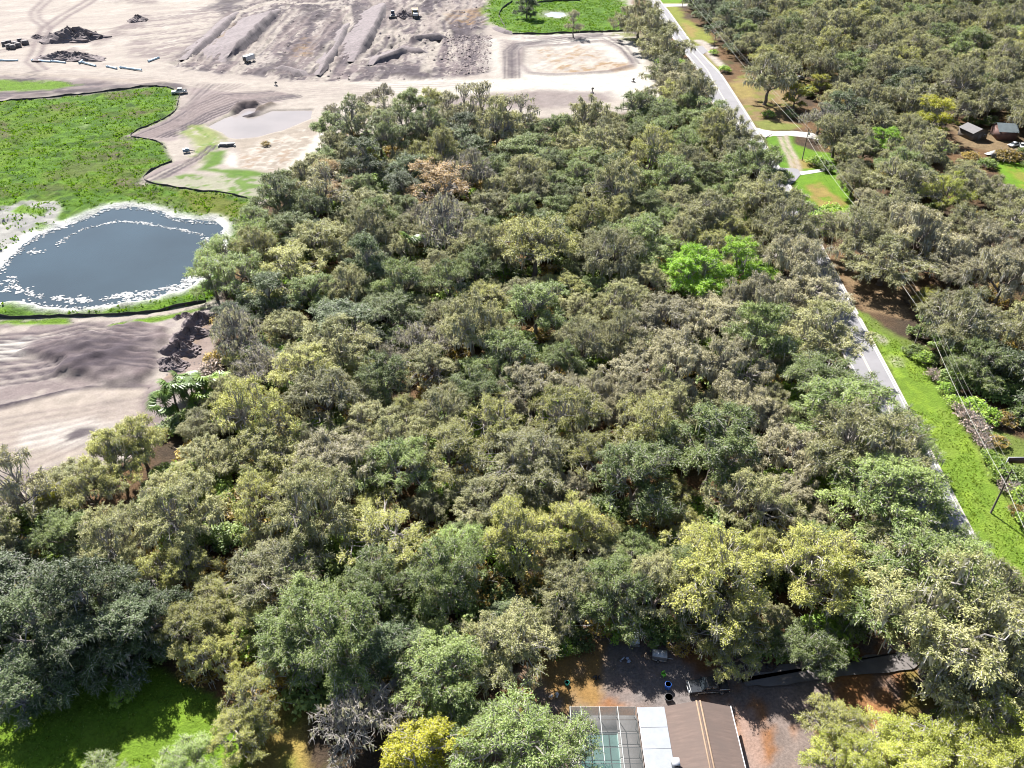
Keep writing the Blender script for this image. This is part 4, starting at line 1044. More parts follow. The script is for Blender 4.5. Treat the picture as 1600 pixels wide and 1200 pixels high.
TREES = []          # x, y, kind, variant, scale
CELL = {}
def clear(x, y, r, f=0.80):
    gx, gy = int(x // 16), int(y // 16)
    for i in (-1, 0, 1):
        for j in (-1, 0, 1):
            for (a, c, q) in CELL.get((gx + i, gy + j), ()):
                if (a - x) ** 2 + (c - y) ** 2 < (f * (q + r)) ** 2: return False
    return True
KEEP = [np.array(p, float) for p in (
 [(880, 1000), (960, 985), (1090, 985), (1118, 1010), (1122, 1060), (1150, 1090), (1150, 1220), (890, 1220), (880, 1110), (850, 1100)],
 [(1160, 1075), (1300, 1045), (1440, 1030), (1475, 1060), (1455, 1110), (1300, 1125), (1290, 1220), (1160, 1220)], [(-20, 1062), (180, 1042), (222, 1085), (160, 1120), (-20, 1220)], [(200, 1085), (262, 1085), (268, 1135), (190, 1150)],
 [(400, 1060), (470, 1075), (478, 1200), (395, 1200)], [(1075, 70), (1125, 110), (1150, 150), (1200, 215), (1240, 290), (1200, 290), (1152, 190), (1112, 138), (1080, 100)], [(1195, 212), (1290, 205), (1300, 270), (1330, 340), (1290, 345), (1240, 285)],
 [(1150, 125), (1240, 118), (1255, 128), (1238, 200), (1170, 192)], [(1488, 182), (1620, 190), (1640, 305), (1545, 262), (1488, 216)], [(1350, 500), (1400, 525), (1450, 560), (1540, 690), (1600, 760), (1620, 1000), (1520, 830), (1400, 600)],
 [(1325, 425), (1400, 425), (1440, 470), (1420, 520), (1350, 500)], [(1490, 590), (1640, 640), (1640, 850), (1540, 700)], [(1030, 0), (1062, 8), (1110, 60), (1085, 72), (1050, 30)])]
def hides(x, y, k, r):
    """would this crown hang in front of ground that lies open?"""
    R0, H0 = VAR[k][0][:2]; h = H0 * r / R0
    pts = [P(x, y, h * .75), P(x - r * .8, y, h * .65), P(x + r * .8, y, h * .65), P(x, y, h), P(x, y - r * .7, h * .5), P(x - r * .6, y, h * .9), P(x + r * .6, y, h * .9)]
    a = np.array(pts)
    if any((sdist(a[:, 0], a[:, 1], q) > 0).any() for q in KEEP): return True
    return any(y < fy_ and (((a[:, 0] - fx) ** 2 + (a[:, 1] - fy) ** 2) < fr * fr).any() for fx, fy, fr, fy_ in SHOW)
# crowns of their own colour that nothing may stand in front of
SHOW = [(px, py, r * (9.0 if py > 700 else 6.5 if py > 350 else 4.4) * 0.75, G(px, py, 8)[1]) for px, py, k, r in FEATURE if k in 'EGYTJIB' and r > 3.5]
def add_tree(x, y, k, r, force=False):
    vi = RND.randrange(len(VAR[k])); R0, H0 = VAR[k][vi][:2]
    TREES.append((x, y, k, vi, r / R0)); CELL.setdefault((int(x // 16), int(y // 16)), []).append((x, y, r))
for (px, py, k, r) in FEATURE:
    R0, H0 = np.mean([v[0] for v in VAR[k]]), np.mean([v[1] for v in VAR[k]])
    hc = H0 * r / R0 * 0.68
    x, y = G(px, py, hc); add_tree(x, y, k, r)
def fill(poly, tries, rlo, rhi, ylim=None, grow_far=0.0, f=0.80):
    x0, y0 = poly.min(0); x1, y1 = poly.max(0)
    if ylim: y0, y1 = max(y0, ylim[0]), min(y1, ylim[1])
    PX = np.array([RND.uniform(x0, x1) for _ in range(tries)]); PY = np.array([RND.uniform(y0, y1) for _ in range(tries)])
    sd_ = sdist(PX, PY, poly)
    roadd = ldist(PX, PY, RE)[0]
    for x, y, s, rd in zip(PX, PY, sd_, roadd):
        if s < 0 or abs(x) > 0.60 * y + 62: continue
        r = RND.uniform(rlo, rhi) * (1 + grow_far * max(0, y - 250) / 400)
        if y < 75: r = min(r, 6.0)
        if s < r * 0.35: r = max(3.2, r * 0.7)
        if rd < 8.2 + 5.0 * (y > 260): continue
        if clear(x, y, r, f):
            px, py = P(x, y, 8.5)
            k = pick_kind(px, py)
            if py < -60 or hides(x, y, k, r): continue
            add_tree(x, y, k, r)
fill(WOOD, 12000, 4.8, 8.6, f=0.745)
fill(EAST, 20000, 5.4, 9.6, (0, 620), 0.06, f=0.75)
fill(FAR, 2500, 6.0, 9.0, (0, 700), 0.1)
fill(WOOD, 2500, 2.8, 4.0, f=0.66)
fill(EAST, 1800, 3.0, 4.6, (0, 700), f=0.66)

# the largest in view are things of their own; the others stand in one woodland
def score(t):
    x, y, k, vi, s = t
    px, py = P(x, y, 8.0)
    r = VAR[k][vi][0] * s
    d = math.sqrt(x * x + y * y + 86 ** 2)
    vis = -40 < px < 1640 and -10 < py < 1240
    return (r * 2 * FPX / d) * (1.0 if vis else 0.02)
NF = len(FEATURE)
order = sorted(range(NF, len(TREES)), key=lambda i: -score(TREES[i]))
feat = [i for i in range(NF)]
SOLO = feat + order[:max(0, 292 - NF)]
REST = order[max(0, 292 - NF):]
print("TREES", len(TREES), "features", NF, "rest", len(REST))

LANDMARK = [("round pond", G(180, 400)), ("muddy pond", G(420, 195)), ("screened pool", G(935, 1150)), ("brown house roof", G(1100, 1150)), ("parked black pickup", G(1105, 1075)), ("dark sign board", G(1583, 722)), ("sunny lawn corner", G(250, 1120)),
            ("white sand driveway", G(1225, 207)), ("orange clay basin", G(900, 100)), ("dark spoil heap", G(180, 560)), ("big fan palm", G(272, 640)), ("grey roadside pole", G(1430, 536)), ("chain-link fence", G(900, 985)), ("tall pole in the verge", G(1548, 801)),
            ("pole by the driveway", G(1253, 251)), ("grey-roofed shed", G(1520, 210)), ("green back lawn", G(1585, 280)), ("green field pool", G(868, 22)), ("yellow dump truck", G(648, 25)), ("asphalt driveway apron", G(1235, 275)), ("road pole beside the sand drive", G(1115, 78)),
            ("smooth sand pad", G(150, 650)), ("silt fence corner", G(218, 281)), ("two white cars", G(1240, 124)), ("gravel yard drive", G(1300, 1050)), ("parked grey trailer", G(1030, 1027))]
LANDMARK += [("photo's top right corner", G(1600, 0)), ("photo's right edge, mid height", G(1600, 450)), ("photo's top edge, right half", G(1300, 0)), ("photo's centre", G(800, 600)), ("photo's left edge, lower half", G(0, 800)), ("photo's bottom edge, left of centre", G(620, 1180)),
             ("photo's bottom right corner", G(1600, 1180)), ("lime green tree", G(1110, 440)), ("photo's right edge, near the top", G(1600, 130)), ("dark gap in the mid wood", G(985, 500))]
_o = ["", "second ", "third ", "fourth ", "fifth ", "sixth ", "seventh ", "eighth ", "ninth ", "tenth ", "eleventh ", "twelfth ", "thirteenth ", "fourteenth ", "fifteenth ", "sixteenth ", "seventeenth ", "eighteenth ", "nineteenth ", "twentieth "]
def ordinal(n):
    if n < 20: return _o[n] + "closest"
    return "number %d by distance" % (n + 1)
rank = {}
def size_of(i):
    x, y, k, vi, s = TREES[i]; r = VAR[k][vi][0] * s
    return 'broad ' if r > 6.9 else ('small ' if r < 4.6 else 'mid-sized ')
for kz in sorted({(t[2], size_of(i)) for i, t in enumerate(TREES)}):
    idx = [i for i, t in enumerate(TREES) if (t[2], size_of(i)) == kz]
    for (ln, (lx, ly)) in LANDMARK:
        for n, i in enumerate(sorted(idx, key=lambda i: (TREES[i][0] - lx) ** 2 + (TREES[i][1] - ly) ** 2)):
            d = math.hypot(TREES[i][0] - lx, TREES[i][1] - ly)
            key = (n, d)
            if i not in rank or key < rank[i][:2]: rank[i] = (n, d, ln)
PROTO = {}
for i in SOLO:
    x, y, k, vi, s = TREES[i]
    nm, look, lm, vs = KIND[k]
    R0, H0, mw, mc, mm = VAR[k][vi]
    z = max(-0.2, hz(x, y))
    e = empty(nm, (x, y, z), RND.random() * 6.283, s)
    e.scale = (s, s, s * RND.uniform(0.76, 1.26) * (1.0 if s < 1.2 else 1.2 / s) ** 0.6)
    n, d, ln = rank[i]
    lab = f"{size_of(i)}{look}, {ordinal(n)} to {ln if ln.startswith('photo') else 'the ' + ln}"
    grp = {'A': 'moss-hung oaks', 'M': 'tan moss oaks', 'B': 'olive-yellow oaks', 'C': 'mid-green oaks', 'D': 'dark evergreens', 'E': 'lime green trees', 'F': 'bare trees', 'G': 'mustard-yellow trees', 'I': 'rusty trees', 'J': 'tall open-crowned trees', 'T': 'tall dark-limbed oaks', 'K': 'fresh green trees', 'Y': 'golden-green trees'}[k]
    tag(e, lab, 'tree', grp)
    o1 = link_mesh('trunk', mw, e); o2 = link_mesh('crown', mc, e)
    o3 = tag(link_mesh('hanging_moss', mm, e), kind='stuff') if mm is not None else None
    PROTO.setdefault((k, vi), (o1, o2, o3))

def scatter_stuff(name, label, protos, pts):
    """one object: real copies of the given shapes at pts (x, y, z, rot, scale, which)"""
    me = bpy.data.meshes.new(name)
    me.vertices.add(len(pts)); me.vertices.foreach_set('co', np.array([p[:3] for p in pts], np.float32).ravel())
    for an, ty, ix in (('rz', 'FLOAT', 3), ('sc', 'FLOAT', 4), ('pick', 'INT', 5)):
        a = me.attributes.new(an, ty, 'POINT'); a.data.foreach_set('value', np.array([p[ix] for p in pts], np.float32 if ty == 'FLOAT' else np.int32))
    o = link_mesh(name, me); tag(o, label, kind='stuff')
    ng = bpy.data.node_groups.new(name, 'GeometryNodeTree')
    ng.interface.new_socket('Geometry', in_out='INPUT', socket_type='NodeSocketGeometry')
    ng.interface.new_socket('Geometry', in_out='OUTPUT', socket_type='NodeSocketGeometry')
    N, L = ng.nodes, ng.links
    gi, go = N.new('NodeGroupInput'), N.new('NodeGroupOutput')
    def named(an, ty):
        n = N.new('GeometryNodeInputNamedAttribute'); n.data_type = ty; n.inputs['Name'].default_value = an; return n.outputs['Attribute']
    cx = N.new('ShaderNodeCombineXYZ'); L.new(named('rz', 'FLOAT'), cx.inputs[2])
    pk, scl = named('pick', 'INT'), named('sc', 'FLOAT')
    allj = N.new('GeometryNodeJoinGeometry')
    used = {p[5] for p in pts}
    for i, pr in enumerate(protos):
        if i not in used: continue
        eq = N.new('FunctionNodeCompare'); eq.data_type = 'INT'; eq.operation = 'EQUAL'
        L.new(pk, eq.inputs[2]); eq.inputs[3].default_value = i
        for ob in pr:
            if ob is None: continue
            oi = N.new('GeometryNodeObjectInfo'); oi.inputs['Object'].default_value = ob; oi.transform_space = 'ORIGINAL'
            oi.inputs['As Instance'].default_value = False
            ip = N.new('GeometryNodeInstanceOnPoints')
            L.new(gi.outputs[0], ip.inputs['Points']); L.new(oi.outputs['Geometry'], ip.inputs['Instance'])
            L.new(eq.outputs[0], ip.inputs['Selection'])
            L.new(cx.outputs[0], ip.inputs['Rotation']); L.new(scl, ip.inputs['Scale'])
            L.new(ip.outputs[0], allj.inputs[0])
    L.new(allj.outputs[0], go.inputs[0])
    md = o.modifiers.new('scatter', 'NODES'); md.node_group = ng
    return o
keys = [kk for kk in PROTO]
ki = {kk: i for i, kk in enumerate(keys)}
pts = []
for i in REST:
    x, y, k, vi, s = TREES[i]
    kk = (k, vi) if (k, vi) in ki else next(q for q in keys if q[0] == k)
    pts.append((x, y, 0.0, RND.random() * 6.283, s * VAR[k][vi][0] / VAR[kk[0]][kk[1]][0], ki[kk]))
scatter_stuff('far_woodland', 'woodland of oaks beyond and between the nearer trees', [PROTO[kk] for kk in keys], pts)
# ------------------------------------------------------------------ shrubs, undergrowth, palms
def make_bush(seed, R, H, n, leaves, size, twigs=4, moss=0):
    rng = np.random.default_rng(seed)
    cr, wd = MB(), MB()
    for _ in range(n):
        az = rng.random() * 6.283; u = math.sqrt(rng.random())
        c = np.array([R * u * math.cos(az), R * u * math.sin(az), H * (0.35 + 0.5 * (1 - u * u) * rng.random() ** 0.5)])
        leaf_cloud(cr, c, 0.35 + 0.4 * rng.random(), int(leaves * (0.6 + 0.8 * rng.random())), size, rng, rng.random(), 0.75)
        wd.tube(curve(np.array([0, 0, -0.2]) + rng.normal(size=3) * 0.15, c, rng, 0.1, 4, 0.15), np.array([0.05, 0.04, 0.03, 0.015]), 4, cap=False, tint=0.7)
        for _k in range(twigs):
            d = unit(rng.normal(size=3) + np.array([0, 0, 0.5]))
            wd.tube(np.array([c, c + d * (0.5 + 0.5 * rng.random())]), np.array([0.025, 0.01]), 3, cap=False, tint=0.9)
    return wd, cr
M_BRAM = mat_leaf("bramble_leaf", (0.25, 0.185, 0.16), (0.38, 0.30, 0.26))
M_SHRUB = mat_leaf("shrub_leaf", (0.14, 0.24, 0.03), (0.31, 0.42, 0.07), 0.35)
M_VINE = mat_leaf("vine_leaf", (0.08, 0.13, 0.035), (0.22, 0.28, 0.08), 0.3)
M_OCHRE = mat_leaf("ochre_leaf", (0.20, 0.14, 0.03), (0.36, 0.26, 0.06), 0.3)
BUSH = {'green': [], 'bramble': [], 'vine': [], 'ochre': []}
for j, (k, mt, lv, tw) in enumerate((('green', M_SHRUB, 46, 3), ('green', M_SHRUB, 40, 3), ('bramble', M_BRAM, 14, 10), ('vine', M_VINE, 55, 2), ('vine', M_VINE, 48, 3), ('ochre', M_OCHRE, 34, 5))):
    wd, cr = make_bush(700 + j, 1.7, 1.9, 26, lv, 0.15, tw)
    mw = wd.mesh('stems', tint=True); mw.materials.append(M_BARKP if k == 'bramble' else M_BARK); mc = cr.mesh('foliage', tint=True); mc.materials.append(mt)
    BUSH[k].append((mw, mc))
BLOOK = {'green': ('shrub', 'light green shrub', 'green verge shrubs'), 'bramble': ('bramble', 'pinkish grey dry bramble', 'dry brambles'), 'vine': ('vine_thicket', 'dark green vine thicket', 'vine thickets'), 'ochre': ('ochre_shrub', 'ochre dry-leaved shrub', 'ochre shrubs')}
SHRUBS = [(1428, 548, 'vine', 1.2), (1446, 560, 'green', 1.3), (1462, 585, 'bramble', 1.1), (1476, 560, 'vine', 1.6), (1440, 520, 'vine', 1.5), (1468, 530, 'vine', 1.8), (1455, 500, 'vine', 1.6), (1480, 605, 'green', 1.1), (1498, 590, 'vine', 1.8), (1492, 628, 'green', 1.1), (1504, 640, 'bramble', 1.2), (1516, 655, 'bramble', 1.4),
          (1528, 672, 'bramble', 1.3), (1538, 690, 'bramble', 1.1), (1520, 635, 'green', 1.5), (1545, 650, 'green', 1.4), (1570, 655, 'ochre', 1.3), (1592, 650, 'vine', 1.4), (1560, 690, 'ochre', 1.0), (1548, 715, 'green', 1.1), (1556, 722, 'green', 1.0), (1570, 738, 'green', 1.4), (1590, 745, 'vine', 1.4), (1578, 760, 'bramble', 1.1), (1598, 775, 'green', 1.3),
          (1594, 800, 'ochre', 1.0), (1605, 815, 'green', 1.2), (1535, 600, 'vine', 2.0), (1560, 610, 'vine', 2.0), (1590, 620, 'vine', 2.0), (1510, 560, 'vine', 2.2), (1540, 560, 'vine', 2.2), (1580, 590, 'vine', 2.2),
          (292, 660, 'vine', 2.0), (315, 668, 'vine', 1.8), (340, 640, 'vine', 1.8), (270, 668, 'vine', 1.6), (345, 655, 'green', 1.8), (360, 610, 'green', 1.6), (338, 560, 'ochre', 1.4), (350, 500, 'ochre', 1.6), (330, 575, 'bramble', 1.5),
          (1500, 1062, 'ochre', 1.1), (1482, 1075, 'vine', 1.2), (1515, 1100, 'vine', 1.3), (1490, 1120, 'vine', 1.3), (1590, 1090, 'green', 1.2), (1225, 275, 'green', 1.6), (1262, 330, 'green', 2.2), (1245, 310, 'green', 2.0), (1285, 345, 'green', 2.4), (1300, 330, 'green', 2.0), (1275, 358, 'green', 2.2), (1192, 262, 'green', 2.0), (1275, 252, 'green', 1.7), (1290, 260, 'vine', 1.6), (1132, 108, 'green', 1.6), (1115, 82, 'green', 1.3), (1036, 96, 'green', 2.0), (1064, 100, 'green', 2.0),
          (1020, 75, 'green', 1.8), (1235, 178, 'vine', 1.6), (1200, 178, 'green', 1.4), (415, 224, 'ochre', 0.9), (880, 1010, 'green', 1.0), (905, 1000, 'vine', 1.1), (1010, 985, 'vine', 1.4), (1050, 985, 'vine', 1.3), (1060, 1010, 'ochre', 0.9), (960, 985, 'green', 1.2), (206, 1045, 'green', 1.1), (190, 1085, 'green', 0.9)]
BPROTO = {}
sh_pos = []
for px, py, k, s in SHRUBS:
    x, y = G(px, py, 0.8 * s); sh_pos.append((x, y, k))
SR = {}
for k in BUSH:
    idx = [i for i, t in enumerate(sh_pos) if t[2] == k]
    for ln, (lx, ly) in LANDMARK:
        for n, i in enumerate(sorted(idx, key=lambda i: (sh_pos[i][0] - lx) ** 2 + (sh_pos[i][1] - ly) ** 2)):
            d = math.hypot(sh_pos[i][0] - lx, sh_pos[i][1] - ly)
            if i not in SR or (n, d) < SR[i][:2]: SR[i] = (n, d, ln)
for i, (px, py, k, s) in enumerate(SHRUBS):
    x, y, _ = sh_pos[i]
    vi = RND.randrange(len(BUSH[k])); mw, mc = BUSH[k][vi]
    nm, look, grp = BLOOK[k]
    e = empty(nm, (x, y, hz(x, y)), RND.random() * 6.28, s)
    n, d, ln = SR[i]
    tag(e, f"{look}, {ordinal(n)} to the {ln}", 'shrub', grp)
    BPROTO.setdefault((k, vi), (link_mesh('stems', mw, e), link_mesh('foliage', mc, e)))
up = []
bk = list(BPROTO)
def under(poly, n, ks, slo, shi):
    x0, y0 = poly.min(0); x1, y1 = poly.max(0)
    X = np.array([RND.uniform(x0, x1) for _ in range(n)]); Y = np.array([RND.uniform(y0, y1) for _ in range(n)])
    s = sdist(X, Y, poly); rd = ldist(X, Y, RE)[0]
    for x, y, d, r in zip(X, Y, s, rd):
        if d < 1 or r < 15 or abs(x) > 0.6 * y + 60: continue
        k = RND.choice(ks); c = [i for i, q in enumerate(bk) if q[0] == k]
        up.append((x, y, hz(x, y) - 0.1, RND.random() * 6.28, RND.uniform(slo, shi), RND.choice(c)))
under(WOOD, 2000, ['vine', 'vine', 'green', 'ochre'], 0.8, 2.3)
under(EAST[(EAST[:, 1] < 600)], 1500, ['vine', 'vine', 'ochre'], 1.0, 2.3)
scatter_stuff('undergrowth', 'tangled undergrowth on the woodland floor', [BPROTO[q] for q in bk], up)

M_FROND = mat_leaf("palm_frond", (0.055, 0.10, 0.018), (0.17, 0.25, 0.05), 0.25, 0.4, 0.5)
M_FRONDL = mat_leaf("palm_frond_light", (0.12, 0.20, 0.02), (0.24, 0.34, 0.05), 0.3, 0.4, 0.5)
def frond_mesh(mat, seed):
    rng = np.random.default_rng(seed); b = MB()
    b.tube([(0, 0, 0), (0.55, 0, 0.14), (1.1, 0, 0.16)], [0.03, 0.025, 0.02], 4, cap=False, tint=0.8)
    n = 13
    for i in range(n):
        a = (i / (n - 1) - 0.5) * 4.0; L = 1.05 - 0.28 * abs(a) / 2 + rng.normal() * 0.05
        d = np.array([math.cos(a), math.sin(a), 0]); s = np.array([-d[1], d[0], 0]) * 0.075
        o = np.array([1.05, 0, 0.16]); m = o + d * L * 0.55 + np.array([0, 0, 0.05]); t = o + d * L + np.array([0, 0, -0.28])
        b.quads([o - s * .3, m - s, m + s, o + s * .3, m - s, t - s * .2, t + s * .2, m + s], [(0, 1, 2, 3), (4, 5, 6, 7)], np.clip(0.5 + rng.normal(size=2) * 0.25, 0, 1))
    me = b.mesh('frond', tint=True); me.materials.append(mat); return me
FR = [frond_mesh(M_FROND, 5), frond_mesh(M_FRONDL, 6)]
PALMS = [(268, 606, 6.4, 2.1, 0, 'tall dark fan palm at the edge of the smooth sand pad'), (298, 604, 5.4, 1.9, 0, 'dark fan palm just right of the tall palm by the sand pad'), (322, 597, 5.2, 1.9, 1, 'light green fan palm leaning out between two darker palms'),
         (342, 604, 4.8, 1.7, 1, 'low light green fan palm nearest the oaks behind the sand pad'), (256, 628, 3.6, 1.7, 0, 'low dark fan palm at the very edge of the smooth sand pad'), (286, 592, 4.6, 1.8, 0, 'dark fan palm behind the tall palm by the sand pad'), (312, 622, 3.8, 1.7, 1, 'light fan palm in front of the palm clump by the sand pad'),
         (640, 376, 8.0, 2.0, 0, 'lone dark palm in a gap of the wood far behind the clearing'), (890, 712, 3.6, 1.1, 0, 'small palm in the gap between olive-yellow oaks mid wood'),
         (490, 468, 4.0, 1.2, 0, 'dark palm in the shadowed gap behind the fresh green trees'), (545, 565, 3.2, 1.1, 0, 'low dark palm in the gap among grey-green oaks left of centre'), (840, 780, 3.0, 1.0, 0, 'low palm beside a bare trunk under the olive-yellow oaks'), (1520, 170, 5.0, 1.4, 0, 'palm standing beside the grey-roofed shed')]
for pi_, (px, py, h, s, mi, lab) in enumerate(PALMS):
    x, y = G(px, py, h)
    e = empty('fan_palm', (x, y, hz(x, y)), RND.random() * 6.28)
    tag(e, lab, 'palm', 'fan palms')
    b = MB(); zz = np.linspace(-0.3, h, 7)
    b.tube(np.c_[0.12 * np.sin(zz * 0.7), 0.1 * np.cos(zz * 0.6), zz], np.linspace(0.24, 0.17, 7), 8)
    b.build('trunk', M_BARK, e, tint=True)
    for f in range(32):
        o = link_mesh('frond', FR[mi], e, (0.12 * math.sin(h * .7), 0.1 * math.cos(h * .6), h - 0.1))
        el = -0.9 + 1.9 * ((f * 0.618) % 1.0)
        o.rotation_euler = (RND.uniform(-0.2, 0.2), -el, f * 2.399 + RND.uniform(-.2, .2))
        q = s * RND.uniform(0.85, 1.1); o.scale = (q, q, q)

# ------------------------------------------------------------------ poles and wires
M_POLE = mat_plain("pole_wood", (0.085, 0.07, 0.06), 0.85, 0.3, 3.0)
M_STEEL = mat_plain("grey_steel", (0.42, 0.42, 0.42), 0.45, 0.15, 2.0, 0.6)
M_CABLE = mat_plain("pale_cable", (0.26, 0.255, 0.225), 0.5, 0.1, 2.0)
M_PORC = mat_plain("insulator", (0.35, 0.34, 0.33), 0.3, 0.1, 3.0)
PA, PB, PC = np.array(G(1548, 801)), np.array(G(1430, 536)), np.array(G(1253, 251)); PM = (PB + PC) / 2 + np.array([1.0, 0]); PZ = PA + (PA - PB)
POLES = [(*PZ, 9.5, None), (*PA, 9.6, 'tall dark utility pole standing in the mown verge by the sign board'), (*PB, 9.7, 'grey utility pole at the top end of the mown verge'), (*PM, 10.2, 'utility pole among the shrubs below the sandy driveway'),
         (*PC, 10.8, 'utility pole in the grass by the asphalt driveway apron'), (*G(1115, 78), 11.4, 'far utility pole beside the sandy drive at the road bend'), (*G(1066, 10), 12.0, 'farthest utility pole by the side road')]
for i, (x, y, h, lab) in enumerate(POLES):
    e = empty('utility_pole', (x, y, 0), math.radians(-10))
    tag(e, lab or 'utility pole beside the road, nearest the yard', 'utility pole', 'utility poles')
    b = MB(); b.tube([(0, 0, -0.5), (0, 0, h * .5), (0, 0, h)], [0.17, 0.14, 0.11], 10); b.build('pole', M_POLE, e, True)
    b = MB(); b.box((0, 0.13, h - 0.7), (2.2 if i > 2 else 1.2, 0.1, 0.12)); b.build('crossarm', M_POLE, e)
    for sx in (-1, 0, 1):
        b = MB(); b.lathe([(0.02, 0), (0.06, 0.03), (0.04, 0.09), (0.06, 0.13), (0.02, 0.2)], 8, (sx * (1.0 if i > 2 else 0.5), 0.13, h - 0.64)); b.build('insulator', M_PORC, e)
    if i == 4:
        b = MB(); b.lathe([(0.05, 0), (0.28, 0.03), (0.28, 0.8), (0.1, 0.9)], 12, (0.42, 0, h - 2.2)); b.build('transformer', M_STEEL, e, True)
def cable(off, hf, r, sag, lab, name='power_cable', i0=0):
    b = MB()
    for (x0, y0, h0, _), (x1, y1, h1, _) in zip(POLES[i0:-1], POLES[i0 + 1:]):
        t = np.linspace(0, 1, 15); z = (h0 + hf) * (1 - t) + (h1 + hf) * t - 4 * sag * t * (1 - t)
        b.tube(np.c_[x0 + (x1 - x0) * t + off, y0 + (y1 - y0) * t, z], r, 4, cap=False)
    tag(b.build(name, M_CABLE), lab, 'cable', 'overhead lines along the road')
cable(-0.15, -2.7, 0.045, 1.0, 'thick pale lower cable strung along the roadside poles')
cable(-0.5, -0.45, 0.014, 0.9, 'thin overhead wire on the road side of the poles', 'power_wire')
cable(0.5, -0.45, 0.014, 0.9, 'thin overhead wire on the field side of the poles', 'power_wire')
cable(0.0, 0.1, 0.014, 0.7, 'thin overhead wire along the pole tops', 'power_wire', 3)
x, y = G(1247, 133); e = empty('service_pole', (x, y, 0)); tag(e, 'short service pole in the yard in front of two white cars', 'utility pole')
b = MB(); b.tube([(0, 0, -0.4), (0, 0, 7.5)], [0.16, 0.12], 8); b.build('pole', M_POLE, e, True)
b = MB(); b.box((0, 0.1, 7.1), (0.9, 0.08, 0.1)); b.build('crossarm', M_POLE, e)

# ------------------------------------------------------------------ house, pool cage, yard
def mat_roof():
    m, nt, bs, out = new_mat("brown_shingle")
    tc = nt.nodes.new("ShaderNodeTexCoord")
    mp = nt.nodes.new("ShaderNodeMapping"); mp.inputs["Scale"].default_value = (0.25, 3.0, 1); nt.links.new(tc.outputs["Object"], mp.inputs[0])
    a = ramp(nt, noise(nt, 1.2, 5, 0.7, mp.outputs[0]), 0.3, 0.7)
    c = ramp(nt, noise(nt, 0.45, 4, 0.6), 0.35, 0.65); d = ramp(nt, noise(nt, 9.0, 2, 0.6), 0.2, 0.8)
    k = mix_col(nt, a, (0.072, 0.050, 0.042), (0.125, 0.088, 0.073))
    k = mix_col(nt, c, k, (0.085, 0.062, 0.053))
    nt.links.new(mix_col(nt, ramp(nt, d, 0, 1, 0, 0.3), k, (0.10, 0.07, 0.055)), bs.inputs["Base Color"])
    bs.inputs["Roughness"].default_value = 0.9
    return m
M_ROOF = mat_roof()
M_RIDGE = mat_plain("tan_ridge", (0.19, 0.13, 0.085), 0.85, 0.15, 2.0)
M_WHITE = mat_plain("white_metal", (0.40, 0.40, 0.42), 0.5, 0.08, 1.2)
M_WALL = mat_plain("house_wall", (0.46, 0.40, 0.34), 0.9, 0.12, 1.0)
M_GLASS = mat_plain("dark_glass", (0.02, 0.025, 0.03), 0.08, 0.1, 1.0, 0.0, 0.8)
yf = G(1095, 1102, 3.0)[1]; yn = 41.0
xr_ = G(1146, 1125, 2.7)[0]; xm = G(1094, 1110, 4.0)[0]; xl = G(1042, 1125, 2.8)[0]; xp = G(1000.5, 1130, 2.7)[0]
hs = empty('brown_roofed_house', ((xl + xr_) / 2, (yf + yn) / 2, 0)); tag(hs, 'brown-roofed house with a white flat porch roof beside the screened pool', 'house')
def hpt(x, y, z): return (x - hs.location.x, y - hs.location.y, z)
def slab(pts, th):
    b = MB(); m = len(pts); p = np.array(pts, float); q = p - np.array([0, 0, th])
    base = b.n; b.V.append(np.concatenate([p, q])); b.n += 2 * m
    b.Q.append(np.array([(i, i + m, (i + 1) % m + m, (i + 1) % m) for i in range(m)])); b.T.append(np.full(m, .5))
    b.poly.append(list(range(m))); b.poly.append(list(range(2 * m - 1, m - 1, -1)))
    return b
ZR, ZE = 4.05, 2.75
slab([hpt(xm, yn, ZR), hpt(xm, yf, ZR), hpt(xl, yf, ZE), hpt(xl, yn, ZE)], 0.12).build('roof', M_ROOF, hs)
slab([hpt(xr_, yn, ZE), hpt(xr_, yf, ZE), hpt(xm + 0.002, yf, ZR), hpt(xm + 0.002, yn, ZR)], 0.12).build('roof', M_ROOF, hs)
for s in (-1, 1):
    b = MB(); b.box(hpt(xm + s * 0.24, (yf + yn) / 2, ZR - 0.01), (0.20, yf - yn + 0.1, 0.06)); b.build('ridge_cap', M_RIDGE, hs)
b = MB(); b.box(hpt(xr_ + 0.06, (yf + yn) / 2, ZE - 0.06), (0.11, yf - yn + 0.1, 0.2)); b.build('fascia', M_WHITE, hs)
b = MB()
for (x0, x1, y0, y1) in ((xl + .3, xr_ - .4, yf - .55, yf - .4), (xr_ - .55, xr_ - .4, yn, yf - .56), (xl + .3, xl + .45, yn, yf - .56)):
    b.box(hpt((x0 + x1) / 2, (y0 + y1) / 2, 1.28), (x1 - x0, y1 - y0, 2.55))
b.build('wall', M_WALL, hs)
b = MB(); b.ngon([hpt(xl + .5, yf - .47, 2.56), hpt(xr_ - .5, yf - .47, 2.56), hpt(xm, yf - .47, 3.9)]); b.build('gable', M_WALL, hs)
for wx in (xl + 2.2, xr_ - 2.4):
    w_ = MB().box(hpt(wx, yf - .385, 1.5), (1.3, 0.04, 1.1)).build('window', M_WHITE, hs)
    MB().box(hpt(wx, yf - .36, 1.5), (1.1, 0.03, 0.9)).build('pane', M_GLASS, w_)
dr = MB().box(hpt(xm + .4, yf - .385, 1.05), (0.95, 0.05, 2.0)).build('door', M_RIDGE, hs)
MB().box(hpt(xm + .75, yf - .35, 1.05), (0.06, 0.06, 0.14)).build('handle', M_STEEL, dr)
npan = 6; L = (yf - yn) / npan
M_PORCH = mat_plain("porch_panel", (0.175, 0.187, 0.21), 0.45, 0.14, 0.8)
